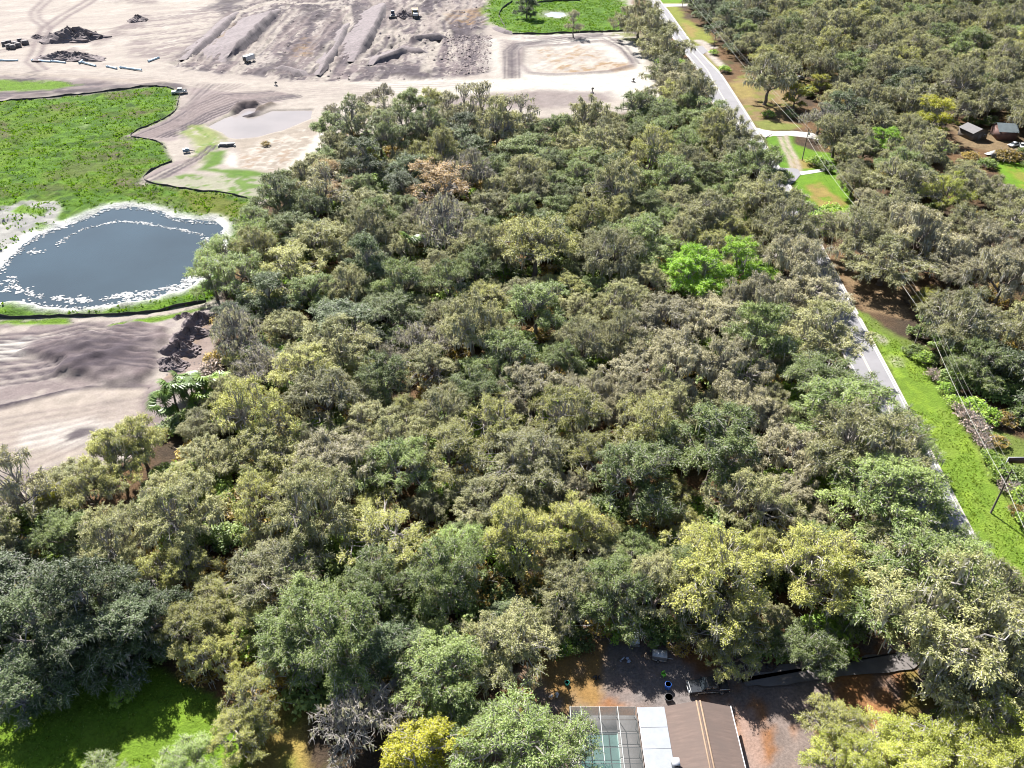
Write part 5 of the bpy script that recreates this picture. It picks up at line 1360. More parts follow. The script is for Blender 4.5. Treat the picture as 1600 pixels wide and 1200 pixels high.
for k in range(npan):
    y1 = yf - k * L - 0.02
    slab([hpt(xl - .03, y1 - L + .05, 2.72), hpt(xl - .03, y1, 2.72), hpt(xp, y1, 2.58), hpt(xp, y1 - L + .05, 2.58)], 0.08).build('porch_panel', M_PORCH, hs)
b = MB(); b.box(hpt(xp - .05, (yf + yn) / 2, 2.5), (0.1, yf - yn, 0.16)); b.build('porch_beam', M_WHITE, hs)
for k in range(4):
    MB().box(hpt(xp + .05, yf - .15 - k * 5, 1.2), (0.12, 0.12, 2.42)).build('porch_post', M_WHITE, hs)
vx, vy = G(1055, 1192, 3.3)
v_ = MB().box(hpt(vx, vy, 3.35), (0.85, 0.85, 0.75), top=(.85, .85)).build('roof_vent', mat_plain("vent_grey", (0.45, 0.45, 0.43), 0.6, 0.2, 2.0), hs)
MB().box(hpt(vx, vy - 0.1, 3.78), (0.95, 0.95, 0.08)).build('hood', M_WHITE, v_)
MB().box(hpt(vx + .1, vy - .45, 3.35), (0.5, 0.03, 0.4)).build('grille', M_GLASS, v_)

# pool, deck, cage
xa, xb = G(892, 1125, 2.6)[0], G(996, 1125, 2.6)[0]; ya = G(945, 1104, 2.6)[1]
zd = 0.26
px0, px1 = G(905, 1165)[0], G(967, 1165)[0]; py1 = G(935, 1146)[1]; py0 = 41.2
deck = MB()
for (x0, x1, y0, y1) in ((xa - .2, px0, 40, ya + .2), (px1, xb + .3, 40, ya + .2), (px0, px1, py1, ya + .2)):
    deck.box(((x0 + x1) / 2, (y0 + y1) / 2, zd - .2), (x1 - x0 - .004, y1 - y0, 0.4))
o = deck.build('pool_deck', mat_plain("deck_concrete", (0.19, 0.178, 0.175), 0.9, 0.2, 0.8)); tag(o, kind='structure')
po = empty('swimming_pool', ((px0 + px1) / 2, (py0 + py1) / 2, 0)); tag(po, 'turquoise swimming pool under the mesh screen left of the house', 'pool')
M_PLAST = mat_plain("pool_plaster", (0.45, 0.62, 0.58), 0.7, 0.1, 1.0)
hx, hy = (px1 - px0) / 2, (py1 - py0) / 2
b = MB(); b.box((0, 0, -1.2), (2 * hx, 2 * hy, 0.1))
for s in (-1, 1):
    b.box((s * (hx - .06), 0, -.45), (0.1, 2 * hy, 1.4)); b.box((0, s * (hy - .06), -.45), (2 * hx - .24, 0.1, 1.4))
b.build('basin', M_PLAST, po)
mw_, nt_, bs_, out_ = new_mat("pool_water"); f_ = ramp(nt_, noise(nt_, 0.5, 4, 0.6), 0.3, 0.7)
nt_.links.new(mix_col(nt_, f_, (0.10, 0.22, 0.20), (0.18, 0.32, 0.29)), bs_.inputs["Base Color"]); bs_.inputs["Roughness"].default_value = 0.06; bs_.inputs["IOR"].default_value = 1.33
bump(nt_, noise(nt_, 3, 2, 0.5), 0.2, 0.03, bs_)
b = MB(); b.quads([(-hx + .1, -hy + .1, .08), (hx - .1, -hy + .1, .08), (hx - .1, hy - .1, .08), (-hx + .1, hy - .1, .08)], [(0, 1, 2, 3)]); b.build('water', mw_, po)
MB().box((0, hy + .14, zd + .03), (2 * hx + .6, 0.3, 0.06)).build('coping', M_CONC, po)
for s in (-1, 1): MB().box((s * (hx + .15), 0, zd + .03), (0.3, 2 * hy - .02, 0.06)).build('coping', M_CONC, po)
cg = empty('pool_enclosure', ((xa + xb) / 2, ya, 0)); tag(cg, 'mesh-screened pool enclosure of pale metal beams beside the porch', 'pool enclosure')
m_, nt_, bs_, out_ = new_mat("insect_screen")
bs_.inputs["Base Color"].default_value = (0.05, 0.055, 0.055, 1); bs_.inputs["Roughness"].default_value = 0.9; bs_.inputs["Alpha"].default_value = 0.5
M_SCREEN = m_
M_BEAM = mat_plain("pale_beam", (0.28, 0.295, 0.29), 0.5, 0.1, 1.0); M_BEAMD = mat_plain("bronze_beam", (0.10, 0.085, 0.075), 0.5, 0.2, 1.0)
bx = [xa, G(911, 1150, 2.6)[0], G(941, 1150, 2.6)[0], G(970, 1150, 2.6)[0], xb]
by = [ya, G(940, 1124, 2.6)[1], G(940, 1145, 2.6)[1], G(940, 1167, 2.6)[1], G(940, 1192, 2.6)[1], 47.2, 44.4]
cxo, cyo = (xa + xb) / 2, ya
for i, x in enumerate(bx):
    MB().box((x - cxo, (ya + 41) / 2 - cyo, 2.62), (0.07, ya - 41, 0.12)).build('beam', M_BEAMD if i == 4 else M_BEAM, cg)
for j, y in enumerate(by):
    MB().box((0, y - cyo, 2.50), (xb - xa, 0.05, 0.07)).build('purlin', M_BEAMD if j in (1,) else M_BEAM, cg)
    for x in (xa, xb): MB().box((x - cxo, y - cyo, 1.34), (0.08, 0.08, 2.2)).build('post', M_BEAM, cg)
for x in bx[1:-1]: MB().box((x - cxo, 0, 1.34), (0.08, 0.08, 2.2)).build('post', M_BEAM, cg)
for i in range(4):
    for j in range(6):
        x0, x1, y1, y0 = bx[i] - cxo + .05, bx[i + 1] - cxo - .05, by[j] - cyo - .04, by[j + 1] - cyo + .04
        b = MB(); b.quads([(x0, y0, 2.6), (x1, y0, 2.6), (x1, y1, 2.6), (x0, y1, 2.6)], [(0, 1, 2, 3)]); b.build('screen_panel', M_SCREEN, cg)
    b = MB(); b.quads([(bx[i] - cxo + .05, 0, .28), (bx[i + 1] - cxo - .05, 0, .28), (bx[i + 1] - cxo - .05, 0, 2.45), (bx[i] - cxo + .05, 0, 2.45)], [(0, 1, 2, 3)]); b.build('screen_panel', M_SCREEN, cg)

# ---- vehicles
M_TYRE = mat_plain("tyre", (0.02, 0.02, 0.02), 0.9, 0.2, 5.0); M_RIM = mat_plain("rim", (0.35, 0.35, 0.36), 0.35, 0.1, 3.0, 0.7)
M_BLACK = mat_plain("black_paint", (0.018, 0.02, 0.024), 0.22, 0.1, 1.0, 0.0, 0.6); M_CHROME = mat_plain("chrome_trim", (0.6, 0.6, 0.6), 0.25, 0.05, 2.0, 0.8)
M_LAMP = mat_plain("lamp_glass", (0.6, 0.6, 0.58), 0.15, 0.1, 3.0); M_RED = mat_plain("red_lamp", (0.35, 0.02, 0.02), 0.25, 0.1, 3.0)
M_CARW = mat_plain("white_car_paint", (0.45, 0.45, 0.45), 0.3, 0.05, 1.0); M_CARS = mat_plain("silver_car_paint", (0.42, 0.44, 0.46), 0.3, 0.08, 1.0, 0.3)
def wheels(root, xs, w, r, wd=0.24):
    for x in xs:
        for s in (-1, 1):
            wh = MB().lathe([(r * .6, -wd / 2), (r, -wd / 2 + .03), (r, wd / 2 - .03), (r * .6, wd / 2)], 16, (x, s * (w / 2 - wd / 2 + .02), r), 'y').build('wheel', M_TYRE, root, False)
            MB().lathe([(.05, -wd / 2 - .012), (r * .6, -wd / 2 - .005), (r * .6, wd / 2 + .005), (.05, wd / 2 + .012)], 12, (x, s * (w / 2 - wd / 2 + .02), r), 'y').build('rim', M_RIM, wh)
def bevelled(b, name, mat, parent, w=0.06, seg=2):
    o = b.build(name, mat, parent); md = o.modifiers.new('bevel', 'BEVEL'); md.width = w; md.segments = seg; md.limit_method = 'ANGLE'; return o
def pickup(x, y, rz, paint, lab, z=0, s=1.0):
    e = empty('pickup_truck', (x, y, z), rz, s); tag(e, lab, 'pickup truck')
    W = 1.9
    bevelled(MB().prism([(-2.7, .45), (-2.72, .85), (-2.55, 1.02), (-1.2, 1.12), (-1.15, 1.13), (2.65, 1.13), (2.7, .5), (2.2, .42), (-2.3, .4)], -W / 2, W / 2), 'body', paint, e)
    bevelled(MB().prism([(-1.15, 1.13), (-.35, 1.82), (-.2, 1.86), (1.0, 1.86), (1.12, 1.80), (1.3, 1.13)], -W / 2 + .05, W / 2 - .05, [0, .14, .15, .15, .14, 0]), 'cab', paint, e, .05)
    MB().prism([(-1.17, 1.17), (-.42, 1.80), (-.40, 1.78), (-1.13, 1.15)], -W / 2 + .14, W / 2 - .14).build('windscreen', M_GLASS, e)
    MB().prism([(1.13, 1.76), (1.31, 1.18), (1.27, 1.18), (1.10, 1.75)], -W / 2 + .2, W / 2 - .2).build('rear_window', M_GLASS, e)
    for sy in (-1, 1):
        for x0, x1 in ((-.72, .22), (.32, 1.10)):
            b = MB(); q = [(x0 + (-.12 if x0 < 0 else 0), 1.2), (x1, 1.2), (x1 - (.12 if x1 > 1 else 0), 1.72), (x0 + (.45 if x0 < 0 else 0), 1.72)]
            v = [(a, sy * (W / 2 - .055 - (zz - 1.13) * .19), zz) for a, zz in q] + [(a, sy * (W / 2 - .03 - (zz - 1.13) * .19), zz) for a, zz in q]
            b.quads(v, [(0, 1, 2, 3), (7, 6, 5, 4), (0, 4, 5, 1), (1, 5, 6, 2), (2, 6, 7, 3), (3, 7, 4, 0)]); b.build('side_window', M_GLASS, e)
        MB().box((.1, sy * (W / 2 + .012), .78), (3.4, .02, .05)).build('side_trim', M_CHROME, e)
        MB().box((2.0, sy * (W / 2 - .06), 1.15), (1.3, .07, .05)).build('bed_rail', M_CHROME, e)
        MB().box((-2.66, sy * .68, .82), (.12, .36, .2)).build('headlight', M_LAMP, e)
        MB().box((2.68, sy * .82, .88), (.08, .16, .3)).build('tail_light', M_RED, e)
        MB().box((-.75, sy * (W / 2 + .1), 1.22), (.14, .2, .16)).build('mirror', paint, e)
    MB().box((1.98, 0, 1.14), (1.3, W - .22, .03)).build('bed_cover', M_TYRE, e)
    MB().box((-2.72, 0, .5), (.1, W - .1, .2)).build('bumper', M_CHROME, e); MB().box((2.72, 0, .5), (.1, W - .1, .18)).build('bumper', M_CHROME, e)
    wheels(e, (-1.75, 1.7), W, .38)
    return e
def car(x, y, rz, paint, lab, group=None, z=0):
    e = empty('parked_car', (x, y, z), rz); tag(e, lab, 'car', group); W = 1.8
    bevelled(MB().prism([(-2.25, .4), (-2.28, .7), (-2.1, .85), (-1.1, .95), (1.7, .98), (2.2, .92), (2.25, .45), (1.8, .35), (-1.9, .35)], -W / 2, W / 2), 'body', paint, e)
    bevelled(MB().prism([(-1.15, .95), (-.45, 1.42), (.75, 1.45), (1.65, .98)], -W / 2 + .06, W / 2 - .06, [0, .16, .16, 0]), 'cabin', M_GLASS, e, .05)
    MB().box((.15, 0, 1.46), (1.15, W - .5, .04)).build('roof', paint, e)
    for sy in (-1, 1):
        MB().box((-2.2, sy * .62, .68), (.12, .34, .15)).build('headlight', M_LAMP, e); MB().box((2.2, sy * .65, .72), (.1, .3, .14)).build('tail_light', M_RED, e)
    wheels(e, (-1.4, 1.35), W, .33, .2)
    return e
x, y = G(1106, 1073, 0.7); pickup(x, y, math.radians(4), M_BLACK, 'black pickup parked behind the brown-roofed house', 0.05)
x, y = G(280, 143, .8); pickup(x, y, math.radians(20), M_CARW, 'white pickup parked at the far end of the meadow fence', 0.1, 1.1)
x, y = G(1236, 122, .6); car(x, y, math.radians(5), M_CARW, 'white car parked under the oaks behind the short service pole', 'cars under the trees')
x, y = G(1249, 122, .6); car(x, y, math.radians(10), M_CARS, 'silver-white car half hidden beside the mustard-yellow tree', 'cars under the trees')
x, y = G(1585, 226, .6); car(x, y, math.radians(25), M_CARS, 'blue-grey car parked behind the dark board fence', 'cars behind the fence')
x, y = G(1598, 228, .6); car(x, y, math.radians(70), M_CARW, 'white car parked behind the dark board fence', 'cars behind the fence')

M_YEL = mat_plain("machine_yellow", (0.33, 0.24, 0.09), 0.5, 0.2, 1.0); M_NAVY = mat_plain("machine_navy", (0.03, 0.05, 0.085), 0.5, 0.2, 1.0); M_IRON = mat_plain("machine_iron", (0.06, 0.058, 0.055), 0.6, 0.3, 1.0)
x, y = G(649, 22, 1.5); e = empty('dump_truck', (x, y, 0), math.radians(98), 1.15); tag(e, 'tan and white articulated dump truck on the churned ground', 'dump truck')
bevelled(MB().prism([(.2, 1.5), (.6, 3.0), (4.9, 3.3), (5.6, 2.9), (4.6, 1.4)], -1.5, 1.5), 'dump_bed', M_YEL, e, .12)
MB().prism([(.75, 3.02), (4.8, 3.32), (4.6, 3.36), (.85, 3.08)], -1.25, 1.25).build('load_floor', mat_plain("bed_dirt", (0.2, 0.16, 0.12), 0.9), e)
bevelled(MB().box((-.9, 0, 2.6), (1.6, 2.0, 1.9)), 'cab', M_CARW, e, .12); MB().box((-.9, 0, 2.85), (1.64, 2.04, .8)).build('window', M_GLASS, e)
bevelled(MB().prism([(-3.6, 1.1), (-3.5, 2.2), (-1.7, 2.5), (-1.7, 1.1)], -1.1, 1.1), 'bonnet', M_CARW, e, .12)
MB().box((1.0, 0, 1.2), (7.6, .9, .5)).build('chassis', M_IRON, e); wheels(e, (-2.6, 2.0, 3.9), 3.0, .85, .65)
x, y = G(614, 25, 1.2); e = empty('bulldozer', (x, y, 0), math.radians(95), 1.2); tag(e, 'dark blue tracked bulldozer left of the dump truck', 'bulldozer')
for s in (-1, 1):
    tr_ = MB().prism([(-2.1, .35), (-1.8, .05), (1.8, .05), (2.1, .35), (1.9, .95), (-1.9, .95)], s * 1.2 - .3, s * 1.2 + .3).build('track', M_IRON, e)
    for wx in (-1.4, -.5, .4, 1.3): MB().lathe([(.05, -.32), (.3, -.31), (.3, .31), (.05, .32)], 10, (wx, s * 1.2, .45), 'y').build('roller', M_NAVY, tr_)
bevelled(MB().box((.3, 0, 1.35), (3.4, 1.7, .9)), 'body', M_NAVY, e, .1); bevelled(MB().box((.7, 0, 2.4), (1.5, 1.6, 1.3), top=(.85, .85)), 'cab', M_NAVY, e, .08)
MB().box((.7, 0, 2.5), (1.42, 1.54, .6)).build('window', M_GLASS, e); MB().box((.7, 0, 3.1), (1.5, 1.6, .1)).build('cab_roof', M_CARW, e)
MB().prism([(-2.9, .1), (-2.65, .6), (-2.75, 1.4), (-2.9, 1.4), (-2.8, .6)], -1.8, 1.8).build('blade', M_IRON, e)
for s in (-1, 1): MB().box((-1.7, s * .8, .7), (2.0, .18, .22)).build('push_arm', M_IRON, e)
x, y = G(389, 92, 1.5); e = empty('box_trailer', (x, y, 0), math.radians(62)); tag(e, 'white box trailer standing between the spoil banks', 'trailer')
bevelled(MB().box((0, 0, 2.2), (5.6, 2.2, 2.0)), 'box', M_CARS, e, .08); MB().box((-2.83, 0, 2.2), (.06, 1.9, 1.8)).build('rear_door', M_IRON, e); MB().box((3.3, 0, .8), (1.2, .5, .2)).build('tongue', M_IRON, e); wheels(e, (-1.6, -.6), 2.2, .5, .3)
def cargo(px, py, rz, l, w, h, lab):
    x, y = G(px, py, h * .6); e = empty('cargo_trailer', (x, y, 0.12), rz); tag(e, lab, 'trailer', 'small grey trailers in the yard')
    g = mat_plain("trailer_grey", (0.33, 0.34, 0.36), 0.5, 0.3, 2.5); d = mat_plain("trailer_dark", (0.09, 0.095, 0.105), 0.6, 0.2, 2.0)
    bevelled(MB().box((0, 0, .38 + h / 2), (l, w, h)), 'box', d, e, .03)
    MB().box((0, 0, .42 + h), (l + .08, w + .08, .06)).build('lid', g, e)
    for k in range(3): MB().box((-l / 2 + (k + .5) * l / 3, 0, .46 + h), (.05, w, .04)).build('lid_rib', M_STEEL, e)
    MB().box((0, -w / 2 - .04, .42), (l, .06, .1)).build('side_rail', M_CHROME, e); MB().box((l / 2 + .45, 0, .38), (.95, .1, .08)).build('tongue', M_STEEL, e)
    wheels(e, (-.15,), w + .35, .27, .16)
cargo(991, 1002, math.radians(86), 1.9, 1.15, .75, 'grey covered trailer parked end-on by the chain-link fence')
cargo(1030, 1027, math.radians(-9), 1.95, 1.1, .8, 'parked grey trailer lying broadside with a white lower rail')

# ---- small things in the yard
M_BLUE = mat_plain("blue_plastic", (0.02, 0.10, 0.42), 0.4, 0.1, 2.0); M_LIME = mat_plain("lime_plastic", (0.14, 0.50, 0.03), 0.45, 0.1, 2.0); M_TURQ = mat_plain("turquoise_plastic", (0.04, 0.42, 0.33), 0.45, 0.1, 2.0); M_BLK = mat_plain("black_plastic", (0.02, 0.02, 0.025), 0.5, 0.1, 2.0)
def tub(name, px, py, r, h, mat, lab, cat):
    x, y = G(px, py, h); e = empty(name, (x, y, 0.12)); tag(e, lab, cat)
    MB().lathe([(r * .82, 0), (r * .95, h * .3), (r, h * .7), (r * .92, h), (r * .84, h), (r * .8, h * .12), (.02, h * .1)], 16).build('shell', mat, e, True)
    MB().lathe([(r * .93, h - .02), (r * 1.06, h), (r * 1.06, h + .05), (r * .93, h + .05)], 16).build('rim', mat, e, True)
    MB().lathe([(.02, h - .05), (r * .9, h - .06), (r * .9, h - .03), (.02, h + .03)], 16).build('lid', mat, e, True)
tub('plastic_barrel', 1044, 1070, .42, .85, M_BLUE, 'bright blue plastic barrel standing left of the black pickup', 'barrel')
tub('round_bucket', 886, 1067, .30, .42, M_TURQ, 'turquoise round bucket on the orange leaf litter', 'bucket')
tub('black_tub', 1045, 1090, .55, .5, M_BLK, 'black round tub behind the house gable', 'tub')
x, y = G(1037, 1055, .4); e = empty('plastic_chair', (x, y, .12), .5); tag(e, 'small lime green plastic chair beside the blue barrel', 'chair')
MB().box((0, 0, .42), (.5, .48, .05)).build('seat', M_LIME, e); MB().box((0, .25, .72), (.5, .05, .6), rx=.2).build('backrest', M_LIME, e)
for sx in (-1, 1):
    MB().box((sx * .26, 0, .62), (.05, .45, .04)).build('armrest', M_LIME, e)
    for sy in (-1, 1): MB().box((sx * .21, sy * .2, .2), (.05, .05, .4)).build('leg', M_LIME, e)
def heap(px, py, n, r, mats, name, lab, cat):
    x, y = G(px, py, .3); b = MB()
    for k in range(n):
        b.box((RND.uniform(-r, r), RND.uniform(-r * .5, r * .5), .15 + RND.random() * .3), (RND.uniform(.25, .7), RND.uniform(.1, .35), RND.uniform(.06, .25)), RND.random() * 3, (.9, .9), RND.uniform(-.5, .5))
    tag(b.build(name, mats, loc=(x, y, .12)), lab, cat)
heap(976, 1032, 5, .6, mat_plain("pale_blue_plastic", (0.30, 0.34, 0.45), 0.5, 0.3, 3), 'folded_chair', 'pale blue folded garden chair lying in the shade', 'chair')
heap(866, 1086, 4, .7, M_WHITE, 'white_sack', 'crumpled white sack lying on the leaf litter by the oak', 'sack')
heap(935, 1061, 5, .6, M_BLK, 'black_crate', 'broken black crate in the yard left of the drive', 'crate')
heap(1008, 1026, 4, .4, M_RIDGE, 'cardboard_box', 'tan cardboard box between the two grey trailers', 'box')
heap(1206, 1044, 4, .9, M_BLK, 'black_bin', 'black bin under the trees beside the gravel drive', 'bin')
# chain-link fence
fx0, fy0 = G(846, 978, 1.25); fx1, fy1 = G(1096, 976, 1.25)
fe = empty('chain_link_fence', (fx0, fy0, 0)); tag(fe, 'thin chain-link fence running along the back of the yard', 'fence')
MB().tube([(0, 0, 1.3), (fx1 - fx0, fy1 - fy0, 1.3)], .035, 6).build('top_rail', M_STEEL, fe); nP = 10
for k in range(nP + 1):
    t_ = k / nP; MB().tube([((fx1 - fx0) * t_, (fy1 - fy0) * t_, -.2), ((fx1 - fx0) * t_, (fy1 - fy0) * t_, 1.33)], .035, 6).build('post', M_STEEL, fe)
b = MB()
for k in range(int((fx1 - fx0) / .22)):
    for s in (-1, 1):
        xx = k * .22; b.tube([(xx, (fy1 - fy0) * xx / (fx1 - fx0), .05), (min(xx + s * 1.2, fx1 - fx0) if s > 0 else max(xx - 1.2, 0), (fy1 - fy0) * xx / (fx1 - fx0), 1.25)], .006, 3, cap=False)
o = b.build('wire_mesh', M_STEEL, fe); o['kind'] = 'stuff'
# sign board
x, y = G(1584, 732); e = empty('sign_board', (x, y, 0)); tag(e, 'dark maroon board on white posts among the brambles', 'sign')
MB().box((0, 0, 1.9), (3.5, .08, 1.4)).build('board', mat_plain("maroon_board", (0.075, 0.030, 0.035), 0.6, 0.3, 1.5), e)
for s in (-1, 1): MB().box((s * 1.82, 0, 1.3), (.12, .14, 2.7)).build('post', M_WHITE, e)
MB().box((0, 0, 2.64), (3.52, .12, .07)).build('top_rail', M_WHITE, e)

# ---- silt fences
M_SILT = mat_plain("black_fabric", (0.034, 0.030, 0.027), 0.85, 0.3, 1.0)
def silt(pts, lab, h=0.55):
    q = resample(Gp(pts), 2.2); q = q + np.random.default_rng(3).normal(size=q.shape) * .12; m = len(q)
    e = empty('silt_fence', (q[0, 0], q[0, 1], 0)); tag(e, lab, 'silt fence', 'black silt fences')
    q0 = q - q[0]; z = np.array([hz(a, c) for a, c in q])
    rng = np.random.default_rng(m); tp = h * (0.6 + .6 * rng.random(m)); n = normals(q) * .06
    b = MB(); i = np.arange(m - 1)
    A = np.c_[q0 - n, z - .25]; B = np.c_[q0 - n * .3, z + tp]; Cc = np.c_[q0 + n * .3, z + tp]; D = np.c_[q0 + n, z - .25]
    b.quads(np.concatenate([A, B, Cc, D]), np.concatenate([np.stack([i + k * m, i + 1 + k * m, i + 1 + (k + 1) * m, i + (k + 1) * m], -1) for k in range(3)]))
    b.build('fabric', M_SILT, e)
    b = MB()
    for k in range(0, m, 1): b.tube([(q0[k, 0], q0[k, 1], z[k] - .3), (q0[k, 0] + .03, q0[k, 1], z[k] + tp[k] + .12)], .03, 4)
    o = b.build('stakes', M_POLE, e); o['kind'] = 'stuff'
silt([(-60, 165), (60, 154), (130, 147.5), (200, 140), (240, 134.5), (262, 136.5), (272, 142)], 'black silt fence along the far edge of the meadow')
silt([(281, 147), (278, 165), (272, 177), (255, 187), (193, 212.5), (238, 218.5), (252, 222), (260, 232)], 'black silt fence zigzagging down the meadow beside the wheel tracks')
silt([(268, 252.5), (236, 266), (222, 275), (217.5, 282), (245, 288.5), (300, 296.5), (352, 302.5), (386, 309)], 'black silt fence running to the wood with a sharp corner')
silt([(-60, 499), (60, 496), (107, 494.5), (207, 492.5), (250, 485.5), (317, 471.5), (334, 468)], 'black silt fence along the near bank of the round pond', 0.7)
silt([(800, 53), (840, 54), (906, 51.5), (950, 50), (996, 48.5)], 'black silt fence along the near edge of the far green field', 0.9)
silt([(800, 2), (782, 16), (779, 26), (790, 43)], 'black silt fence bending round the left end of the far field', 0.9)
silt([(834, 4.5), (870, 2), (910, .5)], 'black silt fence across the back of the far field', 0.9)

# ---- pipes, debris and machines on the sand
M_PIPE = mat_plain("blue_white_pipe", (0.42, 0.53, 0.60), 0.5, 0.15, 0.5)
for k, (a, c) in enumerate((((-30, 95.5), (29, 95.5)), ((50, 95.5), (80, 97.5)), ((81, 97), (103, 99)), ((124, 99.5), (132, 93.5)), ((127, 98), (150, 104)), ((167, 105), (183, 108)), ((188, 106.5), (222, 110.5)), ((232, 97), (249, 91)))):
    (x0, y0), (x1, y1) = G(*a), G(*c)
    e = empty('water_pipe', (x0, y0, 0)); L_ = math.hypot(x1 - x0, y1 - y0)
    tag(e, ['long blue-white pipe at the left edge of the sand site', 'blue-white pipe laid right of the curving tracks', 'blue-white pipe end laid just behind the meadow strip', 'short stub pipe set across the bend of the pipe run', 'bent blue-white pipe beside the stub pipe', 'shortest blue-white pipe of the row', 'blue-white pipe at the right end of the row', 'blue-white pipe lying askew near the spoil banks'][k], 'pipe', 'pipes laid out on the sand')
    n_ = max(1, int(L_ / 6.5))
    for s in range(n_):
        t0, t1 = s / n_, (s + 1) / n_ - .01
        MB().tube([((x1 - x0) * t0, (y1 - y0) * t0, .42), ((x1 - x0) * t1, (y1 - y0) * t1, .42)], .42, 8).build('pipe_length', M_PIPE, e, True)
        MB().tube([((x1 - x0) * t0, (y1 - y0) * t0, .42), ((x1 - x0) * t0 + (x1 - x0) / L_ * .4, (y1 - y0) * t0 + (y1 - y0) / L_ * .4, .42)], .52, 8).build('collar', M_PIPE, e, True)
M_BASIN = mat_plain("dark_concrete", (0.13, 0.115, 0.115), 0.85, 0.25, 1.0)
for k, (px, py) in enumerate(((6, 69), (14, 73), (20, 74), (24, 69), (31, 64), (39, 67), (28, 71), (12, 67))):
    x, y = G(px, py, .8); e = empty('catch_basin', (x, y, 0), RND.random()); tag(e, 'dark concrete drain box, ' + ['at the left end of the group', 'lowest left of the group', 'at the bottom middle of the group', 'in the middle of the group', 'topmost of the group', 'at the right end of the group', 'just below the topmost box', 'at the top left of the group'][k], 'drain box', 'drain boxes on the sand')
    r_ = RND.uniform(.9, 1.3); MB().box((0, 0, .9), (2 * r_, 2 * r_, 1.8)).build('box', M_BASIN, e); MB().box((0, 0, 1.85), (2 * r_ + .2, 2 * r_ + .2, .14)).build('lid', M_BASIN, e)
    MB().lathe([(.1, 0), (.45, 0), (.45, .08), (.1, .08)], 10, (0, 0, 1.925)).build('manhole', M_IRON, e)
x, y = G(355, 225, .6); e = empty('culvert_headwall', (x, y, 0), .05); tag(e, 'pale concrete culvert headwall beside the muddy pond', 'culvert')
MB().box((0, 0, .7), (5.0, 1.4, .35)).build('slab', M_CONC, e); MB().box((0, -.72, .2), (5.0, .2, 1.2)).build('wall', M_BASIN, e)
for s in (-1, 1): MB().box((s * 2.7, -.9, .15), (.4, 1.2, .9)).build('wing_wall', M_CONC, e)
MB().lathe([(.5, 0), (.62, 0), (.62, .3), (.5, .3)], 12, (0, -1.1, .1), 'y').build('pipe_mouth', M_IRON, e)
x, y = G(291, 236, .5); e = empty('portable_pump', (x, y, 0), .4); tag(e, 'small blue-grey pump set by the silt fence corner in the tracks', 'pump')
bevelled(MB().box((0, 0, .8), (2.2, 1.1, 1.0)), 'housing', mat_plain("pump_blue", (0.14, 0.20, 0.27), 0.5), e, .06); MB().tube([(1.1, 0, .6), (1.8, .1, .4), (2.6, .3, .15)], .14, 8).build('hose', M_BLK, e, True); wheels(e, (0.0,), 1.4, .3, .16)
MB().box((.2, 0, 1.38), (.8, .7, .18)).build('cover', M_STEEL, e)
for px, py, lab in ((1190 - 1, 0, None),):
    pass
for px, py, hh, lab in ((989, 128, 1.6, 'dark survey marker heap on the white pad near the road'), (431, 134, 1.8, 'dark survey marker on the haul road'), (925, 145, 2.4, 'dark marker post at the back of the wood'), (150, 55, 2.2, 'dark leaning post on the open sand')):
    x, y = G(px, py); e = empty('marker_post', (x, y, hz(x, y))); tag(e, lab, 'marker post')
    MB().tube([(0, 0, -.2), (.25, 0, hh)], [.22, .16], 6).build('post', M_IRON, e); MB().box((.2, 0, hh * .7), (1.1, .12, .5), .3).build('board', M_IRON, e)
    MB().lathe([(.9, -.1), (.7, .3), (.2, .5)], 8).build('footing', M_BASIN, e)
M_CLOD = mat_plain("clods", (0.10, 0.08, 0.08), 0.95, 0.35, 0.4)
b = MB(); rng = np.random.default_rng(44)
def clods(poly, n, lo, hi, th=0.30):
    pw = Gp(poly); x0, y0 = pw.min(0); x1, y1 = pw.max(0)
    X = rng.uniform(x0, x1, n); Y = rng.uniform(y0, y1, n); s = sdist(X, Y, pw)
    for x, y, d in zip(X, Y, s):
        if d < 0: continue
        i = min(max(np.searchsorted(AY, y), 1), ny - 1); j = min(max(np.searchsorted(AX, x), 1), nx - 1)
        if ALB[i, j, 0] > th: continue
        r = rng.uniform(lo, hi) * rng.random() ** .5
        v = np.array([(1, 0, 0), (0, 1, 0), (-1, 0, 0), (0, -1, 0), (0, 0, .8), (0, 0, -.8)]) * r * rng.uniform(.6, 1.3, (6, 1)) + np.array([x, y, HGT[i, j] + r * .2])
        b.quads(v, [(0, 1, 4, 4), (1, 2, 4, 4), (2, 3, 4, 4), (3, 0, 4, 4)][:0] or [(0, 1, 4, 3), (2, 3, 4, 1)])
clods(CH, 900, .3, 0.9);  clods([(228, 600), (255, 592), (340, 480), (350, 500), (300, 600), (245, 672)], 400, .12, .4, .4)
clods([(690, 55), (770, 55), (765, 112), (700, 120)], 900, .3, 0.9, .5)
tag(b.build('dirt_clods', M_CLOD), 'loose dark clods strewn over the churned ground', kind='stuff')
